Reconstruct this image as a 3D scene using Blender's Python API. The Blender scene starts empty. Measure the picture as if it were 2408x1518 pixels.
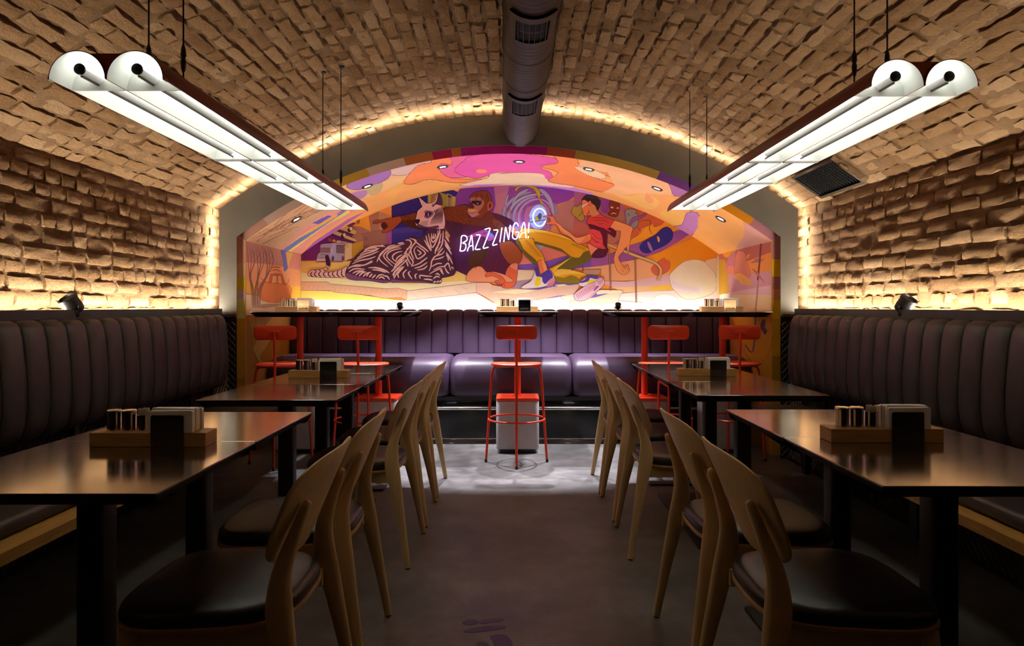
import bpy, math, random
import numpy as np
from mathutils import Vector, Matrix
from mathutils.geometry import tessellate_polygon

PI = math.pi
rnd = random.Random(7)
SC = bpy.context.scene
COL = SC.collection

# ------------------------------------------------------------------ camera, world, exposure, main lights
F_PX, VX, VY, CAM_Z = 1605.0, 1210.0, 720.0, 1.2
cam_data = bpy.data.cameras.new('camera')
cam = bpy.data.objects.new('camera', cam_data)
COL.objects.link(cam)
cam.location = (0, 0, CAM_Z)
cam.rotation_euler = (PI / 2, 0, 0)
cam_data.sensor_fit = 'HORIZONTAL'
cam_data.sensor_width = 36.0
cam_data.lens = F_PX / 2408 * 36
cam_data.shift_x = (1204 - VX) / 2408
cam_data.shift_y = (VY - 759) / 2408
cam_data.clip_start = 0.05
SC.camera = cam

world = bpy.data.worlds.new('world')
SC.world = world
world.use_nodes = True
world.node_tree.nodes['Background'].inputs[0].default_value = (0.9, 0.8, 0.7, 1)
world.node_tree.nodes['Background'].inputs[1].default_value = 0.004

SC.view_settings.view_transform = 'Standard'
SC.view_settings.look = 'None'
SC.view_settings.gamma = 1.0
SC.view_settings.use_curve_mapping = False
SC.view_settings.exposure = 0.0
try:
    SC.cycles.use_denoising = True
except Exception:
    pass

LED_WARM = (1.0, 0.89, 0.74)      # strips under the brick
LED_BACK = (1.0, 0.90, 0.82)      # strip behind the back bench
K_LEDGE, K_RIM, K_BACK, K_LAMP, K_NEON, K_SPOT = 180.0, 380.0, 46.0, 7.0, 8.5, 340.0

# ------------------------------------------------------------------ room measures
XO = -0.047                       # the room's axis lies a little left of the lens
VAULT = (2.355, 1.985, 2.782)        # half width, spring height, apex height
GREY_OUT = (2.29, 1.97, 2.716)
GREY_IN = (2.152, 1.75, 2.475)
NICHE = (2.122, 1.728, 2.43)
Y_GREY, Y_NICHE, Y_BACK = 5.40, 5.50, 6.936


def arc_of(p):
    hw, sp, ap = p
    rise = ap - sp
    R = (hw * hw + rise * rise) / (2 * rise)
    return R, ap - R, math.asin(hw / R)


def arch_profile(p, z0, n=48):
    hw, sp, ap = p
    R, zc, a = arc_of(p)
    pts = [(XO - hw, z0)]
    for i in range(n + 1):
        t = -a + 2 * a * i / n
        pts.append((XO + R * math.sin(t), zc + R * math.cos(t)))
    pts.append((XO + hw, z0))
    return pts


# ------------------------------------------------------------------ object helpers
def obj(name, me, m=None, parent=None):
    o = bpy.data.objects.new(name, me)
    COL.objects.link(o)
    if m is not None:
        if len(me.materials) == 0:
            me.materials.append(m)
    if parent is not None:
        o.parent = parent
    return o


def thing(name, label, cat, loc=(0, 0, 0), rz=0.0, group=None):
    o = bpy.data.objects.new(name, None)
    COL.objects.link(o)
    o.empty_display_size = 0.1
    o.location = loc
    o.rotation_euler = (0, 0, rz)
    o['label'] = label
    o['category'] = cat
    if group:
        o['group'] = group
    return o


def tag(o, label, cat, group=None):
    o['label'] = label
    o['category'] = cat
    if group:
        o['group'] = group
    return o


def structure(o):
    o['kind'] = 'structure'
    return o


def copy_tree(o, parent=None):
    c = o.copy()
    COL.objects.link(c)
    if parent is not None:
        c.parent = parent
    for ch in KIDS(o):
        copy_tree(ch, c)
    return c


def KIDS(o):
    return [c for c in COL.objects if c.parent == o]


def dup(root, label, loc, rz=0.0, group=None):
    c = copy_tree(root)
    c.location = loc
    c.rotation_euler = (0, 0, rz)
    c['label'] = label
    if group:
        c['group'] = group
    return c


class MB:
    """collects polygons and links them as one mesh object"""
    def __init__(self):
        self.v, self.f, self.mi, self.cur = [], [], [], 0

    def add(self, vs, fs):
        b = len(self.v)
        self.v.extend([tuple(p) for p in vs])
        for f in fs:
            self.f.append(tuple(i + b for i in f))
            self.mi.append(self.cur)
        return self

    def box(self, x0, x1, y0, y1, z0, z1):
        vs = [(x0, y0, z0), (x1, y0, z0), (x1, y1, z0), (x0, y1, z0), (x0, y0, z1), (x1, y0, z1), (x1, y1, z1), (x0, y1, z1)]
        return self.add(vs, [(3, 2, 1, 0), (4, 5, 6, 7), (0, 1, 5, 4), (1, 2, 6, 5), (2, 3, 7, 6), (3, 0, 4, 7)])

    def rings(self, rings, cap0=True, cap1=True, closed=True):
        """loft through loops of equal length"""
        n = len(rings[0])
        vs = [p for r in rings for p in r]
        fs = []
        for k in range(len(rings) - 1):
            for i in range(n if closed else n - 1):
                j = (i + 1) % n
                fs.append((k * n + i, k * n + j, (k + 1) * n + j, (k + 1) * n + i))
        if cap0:
            fs.append(tuple(reversed(range(n))))
        if cap1:
            fs.append(tuple(range((len(rings) - 1) * n, len(rings) * n)))
        return self.add(vs, fs)

    def prism(self, poly, z0, z1, bev=0.0, seg=3):
        """upright extrusion of a 2D outline with softened top and bottom edges"""
        if bev <= 0:
            return self.rings([[(x, y, z) for x, y in poly] for z in (z0, z1)])
        rs = []
        for k in range(seg + 1):
            a = PI / 2 * k / seg
            rs.append((bev * (1 - math.sin(a)), z0 + bev * (1 - math.cos(a))))
        for k in range(seg + 1):
            a = PI / 2 * k / seg
            rs.append((bev * (1 - math.cos(a)), z1 - bev * (1 - math.sin(a))))
        return self.rings([[(x, y, z) for x, y in inset(poly, d)] for d, z in rs])

    def tube(self, path, r, n=10, cap=True, closed=False):
        P = [Vector(p) for p in path]
        rr = r if isinstance(r, (list, tuple)) else [r] * len(P)
        rings, up = [], None
        for i, p in enumerate(P):
            if closed:
                t = (P[(i + 1) % len(P)] - P[i - 1]).normalized()
            else:
                t = (P[min(i + 1, len(P) - 1)] - P[max(i - 1, 0)]).normalized()
            if up is None:
                up = Vector((0, 0, 1)) if abs(t.z) < 0.9 else Vector((0, 1, 0))
            s = t.cross(up).normalized()
            up = s.cross(t).normalized()
            rings.append([p + s * (rr[i] * math.cos(2 * PI * k / n)) + up * (rr[i] * math.sin(2 * PI * k / n)) for k in range(n)])
        if closed:
            rings.append(rings[0])
            return self.rings(rings, False, False)
        return self.rings(rings, cap, cap)

    def lathe(self, prof, n=24, center=(0, 0)):
        cx, cy = center
        return self.rings([[(cx + r * math.cos(2 * PI * k / n), cy + r * math.sin(2 * PI * k / n), z) for k in range(n)] for r, z in prof])

    def mesh(self, name, mats, smooth=35):
        me = bpy.data.meshes.new(name)
        me.from_pydata(self.v, [], self.f)
        if not isinstance(mats, (list, tuple)):
            mats = [mats]
        for m in mats:
            me.materials.append(m)
        if len(mats) > 1:
            me.polygons.foreach_set('material_index', self.mi)
        if smooth:
            me.polygons.foreach_set('use_smooth', [True] * len(me.polygons))
            try:
                me.set_sharp_from_angle(angle=math.radians(smooth))
            except Exception:
                pass
        me.update()
        return me

    def build(self, name, mats, parent=None, smooth=35):
        return obj(name, self.mesh(name, mats, smooth), None, parent)


def inset(poly, d):
    """move an outline inwards (counter-clockwise input)"""
    n = len(poly)
    out = []
    for i in range(n):
        p0, p1, p2 = poly[i - 1], poly[i], poly[(i + 1) % n]
        e1 = (p1[0] - p0[0], p1[1] - p0[1])
        e2 = (p2[0] - p1[0], p2[1] - p1[1])
        l1 = math.hypot(*e1) or 1e-9
        l2 = math.hypot(*e2) or 1e-9
        n1 = (-e1[1] / l1, e1[0] / l1)
        n2 = (-e2[1] / l2, e2[0] / l2)
        b = (n1[0] + n2[0], n1[1] + n2[1])
        bl = math.hypot(*b) or 1e-9
        b = (b[0] / bl, b[1] / bl)
        c = max(0.5, b[0] * n1[0] + b[1] * n1[1])
        out.append((p1[0] + b[0] * d / c, p1[1] + b[1] * d / c))
    return out


def rrect(w, h, r, n=5, cx=0.0, cy=0.0):
    pts = []
    for sx, sy, a0 in ((1, -1, -PI / 2), (1, 1, 0), (-1, 1, PI / 2), (-1, -1, PI)):
        for k in range(n + 1):
            a = a0 + PI / 2 * k / n
            pts.append((cx + sx * (w / 2 - r) + r * math.cos(a), cy + sy * (h / 2 - r) + r * math.sin(a)))
    return pts


def spline(pts, n=6, closed=False):
    """Catmull-Rom through the points (any dimension)"""
    P = [np.array(p, float) for p in pts]
    m = len(P)
    out = []
    for i in range(m if closed else m - 1):
        p0 = P[i - 1] if (closed or i > 0) else P[0]
        p1, p2 = P[i], P[(i + 1) % m]
        p3 = P[(i + 2) % m] if (closed or i + 2 < m) else P[-1]
        for k in range(n):
            t = k / n
            out.append(tuple(0.5 * (2 * p1 + (p2 - p0) * t + (2 * p0 - 5 * p1 + 4 * p2 - p3) * t * t + (3 * p1 - p0 - 3 * p2 + p3) * t ** 3)))
    if not closed:
        out.append(tuple(P[-1]))
    return out


# ------------------------------------------------------------------ materials
def s2l(c):
    c = c / 255.0
    return c / 12.92 if c <= 0.04045 else ((c + 0.055) / 1.055) ** 2.4


def rgb(r, g, b, k=1.0):
    return (s2l(r) * k, s2l(g) * k, s2l(b) * k, 1.0)


class NT:
    def __init__(self, m):
        m.use_nodes = True
        self.t = m.node_tree
        self.b = self.t.nodes['Principled BSDF']

    def n(self, typ, **kw):
        x = self.t.nodes.new(typ)
        for k, v in kw.items():
            if k in x.inputs:
                x.inputs[k].default_value = v
            else:
                setattr(x, k, v)
        return x

    def l(self, a, b):
        self.t.links.new(a, b)

    def ramp(self, fac, stops):
        r = self.n('ShaderNodeValToRGB')
        e = r.color_ramp.elements
        e[0].position, e[0].color = stops[0]
        e[1].position, e[1].color = stops[-1]
        for p, c in stops[1:-1]:
            k = e.new(p)
            k.color = c
        self.l(fac, r.inputs[0])
        return r.outputs[0]

    def bump(self, height, strength, dist):
        b = self.n('ShaderNodeBump')
        b.inputs['Strength'].default_value = strength
        b.inputs['Distance'].default_value = dist
        self.l(height, b.inputs['Height'])
        self.l(b.outputs[0], self.b.inputs['Normal'])
        return b

    def coords(self, kind='Object', scale=(1, 1, 1)):
        tc = self.n('ShaderNodeTexCoord')
        mp = self.n('ShaderNodeMapping')
        mp.inputs['Scale'].default_value = scale
        self.l(tc.outputs[kind], mp.inputs[0])
        return mp.outputs[0]

    def noise(self, vec, scale, detail=4.0, rough=0.55):
        x = self.n('ShaderNodeTexNoise')
        x.inputs['Scale'].default_value = scale
        x.inputs['Detail'].default_value = detail
        x.inputs['Roughness'].default_value = rough
        if vec is not None:
            self.l(vec, x.inputs['Vector'])
        return x.outputs['Fac']


def mat(name, col, rough=0.5, metal=0.0, bump=None, spec=None, var=None, sheen=None):
    """plain procedural surface; bump=(scale, strength, distance), var=(scale, amount)"""
    m = bpy.data.materials.new(name)
    t = NT(m)
    t.b.inputs['Base Color'].default_value = col
    t.b.inputs['Roughness'].default_value = rough
    t.b.inputs['Metallic'].default_value = metal
    if spec is not None:
        t.b.inputs['Specular IOR Level'].default_value = spec
    vec = t.coords('Object') if (bump or var) else None
    if var:
        f = t.noise(vec, var[0], 5)
        a = var[1]
        c0 = tuple(max(0, x * (1 - a)) for x in col[:3]) + (1,)
        c1 = tuple(min(1, x * (1 + a)) for x in col[:3]) + (1,)
        t.l(t.ramp(f, [(0.3, c0), (0.7, c1)]), t.b.inputs['Base Color'])
    if bump:
        t.bump(t.noise(vec, bump[0], 5), bump[1], bump[2])
    return m


def emit(name, col, k):
    m = bpy.data.materials.new(name)
    t = NT(m)
    t.b.inputs['Base Color'].default_value = (0.8, 0.8, 0.8, 1)
    t.b.inputs['Emission Color'].default_value = tuple(col[:3]) + (1,)
    t.b.inputs['Emission Strength'].default_value = k
    return m


def brick_mat():
    m = bpy.data.materials.new('old_brick')
    t = NT(m)
    geo = t.n('ShaderNodeNewGeometry')
    info = t.n('ShaderNodeObjectInfo')
    pos = geo.outputs['Position']
    ad = t.n('ShaderNodeMath', operation='ADD')
    t.l(geo.outputs['Random Per Island'], ad.inputs[0])
    t.l(info.outputs['Random'], ad.inputs[1])
    fr = t.n('ShaderNodeMath', operation='FRACT')
    t.l(ad.outputs[0], fr.inputs[0])
    big = t.noise(pos, 9.0, 6, 0.6)
    mx = t.n('ShaderNodeMath', operation='MULTIPLY_ADD')
    t.l(fr.outputs[0], mx.inputs[0])
    mx.inputs[1].default_value = 0.55
    sc = t.n('ShaderNodeMath', operation='MULTIPLY')
    t.l(big, sc.inputs[0])
    sc.inputs[1].default_value = 0.5
    t.l(sc.outputs[0], mx.inputs[2])
    c = t.ramp(mx.outputs[0], [(0.12, (0.25, 0.130, 0.056, 1)), (0.4, (0.42, 0.240, 0.110, 1)), (0.6, (0.50, 0.295, 0.142, 1)), (0.85, (0.60, 0.385, 0.21, 1))])
    t.l(c, t.b.inputs['Base Color'])
    t.b.inputs['Roughness'].default_value = 0.95
    t.b.inputs['Specular IOR Level'].default_value = 0.1
    h = t.noise(pos, 75.0, 9, 0.72)
    h2 = t.noise(pos, 22.0, 5, 0.65)
    mm = t.n('ShaderNodeMath', operation='ADD')
    t.l(h, mm.inputs[0])
    t.l(h2, mm.inputs[1])
    t.bump(mm.outputs[0], 1.0, 0.030)
    return m


def mortar_mat():
    m = bpy.data.materials.new('mortar_bed')
    t = NT(m)
    geo = t.n('ShaderNodeNewGeometry')
    pos = geo.outputs['Position']
    f = t.noise(pos, 6.0, 6, 0.6)
    t.l(t.ramp(f, [(0.3, (0.21, 0.12, 0.06, 1)), (0.7, (0.41, 0.255, 0.14, 1))]), t.b.inputs['Base Color'])
    t.b.inputs['Roughness'].default_value = 1.0
    t.b.inputs['Specular IOR Level'].default_value = 0.05
    t.bump(t.noise(pos, 60.0, 9, 0.75), 1.0, 0.018)
    return m


def floor_mat():
    m = bpy.data.materials.new('concrete_floor')
    t = NT(m)
    v = t.coords('Object')
    a = t.noise(v, 1.6, 8, 0.62)
    b = t.noise(v, 9.0, 8, 0.7)
    w = t.n('ShaderNodeMath', operation='MULTIPLY_ADD')
    t.l(b, w.inputs[0])
    w.inputs[1].default_value = 0.5
    t.l(a, w.inputs[2])
    t.l(t.ramp(w.outputs[0], [(0.5, (0.074, 0.072, 0.068, 1)), (0.72, (0.142, 0.14, 0.134, 1)), (0.95, (0.235, 0.23, 0.222, 1))]), t.b.inputs['Base Color'])
    t.l(t.ramp(b, [(0.3, (0.33,) * 3 + (1,)), (0.7, (0.52,) * 3 + (1,))]), t.b.inputs['Roughness'])
    t.b.inputs['Specular IOR Level'].default_value = 0.35
    t.bump(t.noise(v, 60, 6, 0.6), 0.25, 0.002)
    return m


def wood_mat(name, c0, c1, axis_scale, rough=0.5):
    m = bpy.data.materials.new(name)
    t = NT(m)
    v = t.coords('Object', axis_scale)
    f = t.noise(v, 4.0, 7, 0.6)
    t.l(t.ramp(f, [(0.3, c0), (0.7, c1)]), t.b.inputs['Base Color'])
    t.b.inputs['Roughness'].default_value = rough
    t.bump(f, 0.15, 0.002)
    return m


def steel_mat(name, col, rough, streak=(1.5, 90, 90), amt=0.10, bmp=0.10):
    m = bpy.data.materials.new(name)
    t = NT(m)
    t.b.inputs['Base Color'].default_value = col
    t.b.inputs['Metallic'].default_value = 1.0
    v = t.coords('Object', streak)
    f = t.noise(v, 3.0, 5)
    g = t.noise(t.coords('Object'), 7.0, 5)
    ml = t.n('ShaderNodeMath', operation='MULTIPLY_ADD')
    t.l(g, ml.inputs[0])
    ml.inputs[1].default_value = 0.5
    t.l(f, ml.inputs[2])
    t.l(t.ramp(ml.outputs[0], [(0.4, (rough - amt,) * 3 + (1,)), (1.1, (rough + amt,) * 3 + (1,))]), t.b.inputs['Roughness'])
    t.bump(f, bmp, 0.0006)
    return m


def paint_mat(name, rough=0.75, attr='Col'):
    m = bpy.data.materials.new(name)
    t = NT(m)
    a = t.n('ShaderNodeAttribute', attribute_name=attr)
    geo = t.n('ShaderNodeNewGeometry')
    f = t.noise(geo.outputs['Position'], 3.0, 6)
    mixn = t.n('ShaderNodeMix', data_type='RGBA', blend_type='MULTIPLY')
    mixn.inputs[0].default_value = 1.0
    t.l(a.outputs['Color'], mixn.inputs[6])
    t.l(t.ramp(f, [(0.3, (0.88, 0.88, 0.88, 1)), (0.7, (1, 1, 1, 1))]), mixn.inputs[7])
    t.l(mixn.outputs[2], t.b.inputs['Base Color'])
    t.b.inputs['Roughness'].default_value = rough
    t.b.inputs['Specular IOR Level'].default_value = 0.2
    return m


M = dict(
    brick=brick_mat(), mortar=mortar_mat(), floor=floor_mat(),
    grey=mat('grey_plaster', rgb(94, 91, 83), 0.9, bump=(25, 0.2, 0.003), var=(2.0, 0.2)),
    dark=mat('dark_backing', (0.012, 0.011, 0.011, 1), 0.8, var=(5, 0.3)),
    black=mat('black_powder_coat', (0.010, 0.010, 0.011, 1), 0.45, bump=(300, 0.1, 0.0005)),
    blackmesh=mat('black_expanded_metal', (0.16, 0.155, 0.15, 1), 0.40, metal=0.5, var=(9, 0.3)),
    gloss=mat('gloss_black_panel', (0.006, 0.006, 0.007, 1), 0.16, var=(4, 0.2)),
    rail=mat('bench_rail_metal', (0.035, 0.032, 0.03, 1), 0.35, metal=0.6, var=(8, 0.3)),
    leather=mat('dark_leather', (0.033, 0.027, 0.027, 1), 0.42, bump=(260, 0.18, 0.0012), var=(3, 0.2)),
    purple=mat('purple_leather', (0.044, 0.025, 0.052, 1), 0.43, bump=(260, 0.15, 0.0012), var=(3, 0.2)),
    seat=mat('black_leather', (0.0155, 0.0145, 0.0145, 1), 0.40, bump=(300, 0.25, 0.0012), var=(6, 0.2)),
    beech=wood_mat('pale_beech', rgb(214, 180, 126), rgb(226, 194, 142), (10, 10, 1.0)),
    ply=wood_mat('ply_edge', rgb(170, 130, 80), rgb(195, 160, 105), (3, 3, 60)),
    oak=wood_mat('oak', rgb(150, 105, 48), rgb(190, 145, 80), (2, 30, 30)),
    oaklong=wood_mat('oak_plank', rgb(170, 126, 52), rgb(210, 166, 84), (26, 1.2, 26)),
    steel=steel_mat('brushed_steel_top', (0.52, 0.495, 0.465, 1), 0.135, (0.6, 130, 130), 0.03, 0.02),
    chrome=steel_mat('polished_steel', (0.62, 0.60, 0.58, 1), 0.12, amt=0.05),
    mirror=steel_mat('mirror_steel', (0.60, 0.58, 0.56, 1), 0.07, amt=0.03),
    red=mat('red_paint', rgb(222, 62, 28), 0.38, bump=(200, 0.05, 0.0005)),
    bin=mat('light_grey_box', rgb(176, 174, 176), 0.7, bump=(180, 0.15, 0.001), var=(6, 0.12)),
    maroon=mat('maroon_metal', rgb(128, 44, 26), 0.42, var=(4, 0.2)),
    white=mat('white_reflector', (0.86, 0.87, 0.84, 1), 0.55, var=(3, 0.04)),
    duct=mat('dark_duct_metal', rgb(54, 48, 44), 0.5, metal=0.3, var=(7, 0.3)),
    paper=mat('napkin_paper', (0.80, 0.77, 0.73, 1), 0.95, bump=(90, 0.4, 0.001)),
    pick=mat('pale_toothpick', (0.72, 0.62, 0.52, 1), 0.8, var=(40, 0.2)),
    ink=mat('black_ink', (0.012, 0.010, 0.012, 1), 0.6, var=(30, 0.2)),
    violet=mat('violet_floor_mark', rgb(92, 72, 122), 0.6, var=(6, 0.2)),
    paint=paint_mat('mural_paint'),
    ledge=emit('ledge_led', LED_WARM, K_LEDGE), rim=emit('rim_led', LED_WARM, K_RIM),
    rimup=emit('rim_led_top', LED_WARM, K_RIM * 0.22),
    backled=emit('bench_led', LED_BACK, K_BACK),
    lamp=emit('tube_led', (0.98, 1.0, 0.90), K_LAMP),
    tube=emit('tube_lower_glow', (1.0, 0.98, 0.90), 0.14),  # weak emission added to lift the underside of the tubes
    neon=emit('neon_tube', (0.42, 0.47, 1.0), K_NEON),
    lens=emit('downlight_lens', (0.92, 0.93, 1.0), 6.0),
)

# seven downlights in the soffit of the painted niche (the lamps themselves; their rings come later)
DOWN_X = [-1.85, -1.25, -0.61, 0.04, 0.63, 1.21, 1.75]
DOWN_Y = 5.79
Rn, Zn, An = arc_of(NICHE)
for x, kk in zip(DOWN_X, (.2, .55, 1, 1, 1, .55, .2)):
    ld = bpy.data.lights.new('downlight_lamp', 'SPOT')
    ld.energy = K_SPOT * kk
    ld.color = (0.93, 0.90, 1.0)
    ld.spot_size = math.radians(64)
    ld.spot_blend = 0.3
    ld.shadow_soft_size = 0.025
    lo = bpy.data.objects.new('downlight_lamp', ld)
    COL.objects.link(lo)
    z = Zn + math.sqrt(Rn * Rn - (x - XO) ** 2)
    lo.location = (x * 0.995, DOWN_Y, z - 0.03)
    lo.rotation_euler = (0, math.asin((x - XO) / Rn) * 0.35, 0)
# ------------------------------------------------------------------ setting: floor, brick walls, vault
me = MB().add([(-2.6, -3, 0), (2.6, -3, 0), (2.6, 7.1, 0), (-2.6, 7.1, 0)], [(0, 1, 2, 3)]).mesh('floor', M['floor'], 0)
floor = structure(obj('floor', me))


def noise2(a, b, seed=0):
    return (math.sin(a * 12.9 + b * 7.3 + seed) + math.sin(a * 31.7 - b * 17.1 + seed * 2.1) * 0.6 + math.sin(a * 5.1 + b * 43.3 + seed * 0.7) * 0.5) / 2.1


def bed(fn, nu, nv, name, m):
    vs, fs = [], []
    for i in range(nu + 1):
        for j in range(nv + 1):
            vs.append(fn(i / nu, j / nv))
    for i in range(nu):
        for j in range(nv):
            a = i * (nv + 1) + j
            fs.append((a, a + 1, a + nv + 2, a + nv + 1))
    return MB().add(vs, fs).mesh(name, m, 60)


Y0B, Y1B = -3.0, 5.92
walls = {}
for s, nm in ((-1, 'wall_left'), (1, 'wall_right')):
    def wf(u, v, s=s):
        y = Y0B + (Y1B - Y0B) * u
        z = 1.05 + 1.00 * v
        d = 0.006 * noise2(y * 2, z * 2, s)
        return (XO + s * (2.358 + d), y, z)
    me = bed(wf, 260, 30, nm, M['mortar'])
    walls[s] = structure(obj(nm, me))

RV, ZV, AV = arc_of(VAULT)


def vf(u, v):
    y = Y0B + (Y1B + 0.0 - Y0B) * u
    a = (-AV - 0.015) + 2 * (AV + 0.015) * v
    r = RV + 0.004 + 0.007 * noise2(y * 2, a * 7, 5)
    return (XO + r * math.sin(a), y, ZV + r * math.cos(a))


ceiling = structure(obj('ceiling', bed(vf, 260, 130, 'ceiling', M['mortar'])))

# brick shapes: unit length (x), unit height (y), proud along z
BR = []
for k in range(14):
    r = random.Random(100 + k)
    nx, ny = 4, 3
    vs, top = [], {}
    for i in range(nx + 1):
        for j in range(ny + 1):
            u, v = i / nx - 0.5, j / ny - 0.5
            edge = (i in (0, nx)) + (j in (0, ny))
            du = r.uniform(-.035, .035) if 0 < i < nx else -math.copysign(r.uniform(0.0, .05), u)
            dv = r.uniform(-.06, .06) if 0 < j < ny else -math.copysign(r.uniform(0.0, .13), v)
            h = 0.016 + r.uniform(-.004, .004) - (r.uniform(.0, .006) if edge == 1 else 0) - (r.uniform(.003, .013) if edge == 2 else 0)
            top[(i, j)] = len(vs)
            vs.append((u + du, v + dv, h))
    fs = [(top[(i, j)], top[(i + 1, j)], top[(i + 1, j + 1)], top[(i, j + 1)]) for i in range(nx) for j in range(ny)]
    rim = [(i, 0) for i in range(nx)] + [(nx, j) for j in range(ny)] + [(i, ny) for i in range(nx, 0, -1)] + [(0, j) for j in range(ny, 0, -1)]
    low = []
    for (i, j) in rim:
        low.append(len(vs))
        p = vs[top[(i, j)]]
        vs.append((p[0] * 1.03, p[1] * 1.05, -0.035))
    n = len(rim)
    for q in range(n):
        fs.append((top[rim[q]], low[q], low[(q + 1) % n], top[rim[(q + 1) % n]]))
    BR.append(MB().add(vs, fs).mesh('brick', M['brick'], 50))


def place_bricks(parent, bricks, limit):
    """bricks: (matrix, seen size); the biggest in view become objects, the rest one mesh"""
    bricks.sort(key=lambda b: -b[1])
    for Mx, a in bricks[:limit]:
        o = bpy.data.objects.new('brick', BR[rnd.randrange(len(BR))])
        o.parent = parent
        COL.objects.link(o)
        o.matrix_local = Mx
    rest = bricks[limit:]
    if not rest:
        return
    data = []
    for b in BR:
        co = np.empty(len(b.vertices) * 3)
        b.vertices.foreach_get('co', co)
        data.append((np.c_[co.reshape(-1, 3), np.ones(len(b.vertices))], [tuple(p.vertices) for p in b.polygons]))
    V, Fc, base = [], [], 0
    for Mx, a in rest:
        co, fs = data[rnd.randrange(len(data))]
        V.append(co @ np.array(Mx).T[:, :3])
        Fc.extend([tuple(i + base for i in f) for f in fs])
        base += len(co)
    me = bpy.data.meshes.new('small_bricks')
    me.from_pydata(np.concatenate(V).tolist(), [], Fc)
    me.materials.append(M['brick'])
    me.polygons.foreach_set('use_smooth', [True] * len(me.polygons))
    me.set_sharp_from_angle(angle=math.radians(50))
    o = obj('small_bricks', me, None, parent)
    o['kind'] = 'stuff'


def seen(p, area, nrm):
    d = Vector(p) - Vector((0, 0, CAM_Z))
    if d.y < 0.3:
        return 0
    px, py = VX + F_PX * d.x / d.y, VY - F_PX * d.z / d.y
    if not (-40 < px < 2450 and -40 < py < 1560):
        return 0
    return area * abs(nrm.dot(d.normalized())) / d.length_squared


def frame(pos, u, v, n, su, sv, rz):
    R = Matrix((u, v, n)).transposed().to_4x4()
    return Matrix.Translation(pos) @ R @ Matrix.Rotation(rz, 4, 'Z') @ Matrix.Diagonal((su, sv, 1, 1))


PITCH = 0.0795
for s in (-1, 1):
    L = []
    wild = 0.75 if s < 0 else 1.5
    rows = 12
    for r_ in range(rows):
        z = 1.115 + PITCH * (r_ + 0.5)
        y = 2.0 - rnd.uniform(0, 0.2)
        kind = r_ % 3 if s < 0 else rnd.randrange(3)
        if r_ == rows - 1:
            kind = 0
        while y < 5.90:
            ln = (0.122 if kind == 0 else 0.245 if kind == 1 else rnd.choice((0.122, 0.245))) * rnd.uniform(0.93, 1.07)
            c = y + ln / 2
            n = Vector((-s, rnd.uniform(-.03, .03) * wild, rnd.uniform(-.05, .05) * wild)).normalized()
            u = Vector((0, -s * -1.0, 0))
            u = (u - n * u.dot(n)).normalized()
            v = n.cross(u).normalized()
            pos = Vector((XO + s * (2.363 - 0.006 * wild * rnd.random() + 0.008 * rnd.random()), c, z + 0.006 * math.sin(c * 2 + r_) + rnd.uniform(-.003, .003) * wild))
            sv = (PITCH - 0.010) * rnd.uniform(0.9, 1.03)
            if rnd.random() > (0.004 if s < 0 else 0.02):
                L.append((frame(pos, u, v, n, ln - 0.009, sv, rnd.uniform(-.012, .012) * wild), seen(pos, ln * sv, n)))
            y += ln
    place_bricks(walls[s], L, 300)

L = []
nc = int(2 * AV * RV / PITCH)
for k in range(nc):
    a = -AV + 2 * AV * (k + 0.5) / nc
    y = 1.9 - rnd.uniform(0, 0.25)
    kind = (k // 1) % 2
    xa = XO + RV * math.sin(a)
    while y < 5.90:
        side = abs(a) / AV
        ln = (0.122 if rnd.random() < (0.85 - 0.55 * side) else 0.245) * rnd.uniform(0.9, 1.08)
        c = y + ln / 2
        in_vent = (xa > 2.02 and 4.33 < c < 5.01)
        in_duct = False
        n = Vector((-math.sin(a), rnd.uniform(-.05, .05), -math.cos(a))).normalized()
        u = Vector((0, 1, 0))
        u = (u - n * u.dot(n)).normalized()
        v = n.cross(u).normalized()
        aa = a + 0.0018 * math.sin(c * 3 + k * 0.7)
        r = RV + 0.010 + rnd.uniform(-.006, .008)
        pos = Vector((XO + r * math.sin(aa), c, ZV + r * math.cos(aa)))
        sv = (2 * AV * RV / nc - 0.008) * rnd.uniform(0.86, 1.03)
        if rnd.random() > 0.012 and not in_vent:
            L.append((frame(pos, u, v, n, ln - 0.007, sv, rnd.uniform(-.03, .03)), seen(pos, ln * sv, n)))
        y += ln
place_bricks(ceiling, L, 300)

# rear end of the room (behind the camera) and an unseen closing wall behind the arch, added against light leaks
me = MB().add([(-2.6, -3, 0), (2.6, -3, 0), (2.6, -3, 3.1), (-2.6, -3, 3.1)], [(0, 1, 2, 3)]).mesh('wall_rear', M['dark'], 0)
structure(obj('wall_rear', me))


def arch_ring(pout, pin, y0, y1, zo, zi, n=48):
    """flat arch between two profiles, with thickness"""
    a, b = arch_profile(pout, zo, n), arch_profile(pin, zi, n)
    mb = MB()
    loops = []
    for y in (y0, y1):
        loops.append([(x, y, z) for x, z in a])
        loops.append([(x, y, z) for x, z in b])
    m_ = len(a)
    vs = [p for l in loops for p in l]
    fs = []
    for i in range(m_ - 1):
        fs.append((i, i + 1, m_ + i + 1, m_ + i))                                  # front
        fs.append((2 * m_ + i + 1, 2 * m_ + i, 3 * m_ + i, 3 * m_ + i + 1))        # back
        fs.append((i + 1, i, 2 * m_ + i, 2 * m_ + i + 1))                          # outer rim
        fs.append((m_ + i, m_ + i + 1, 3 * m_ + i + 1, 3 * m_ + i))                # inner rim
    return mb.add(vs, fs)


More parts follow.
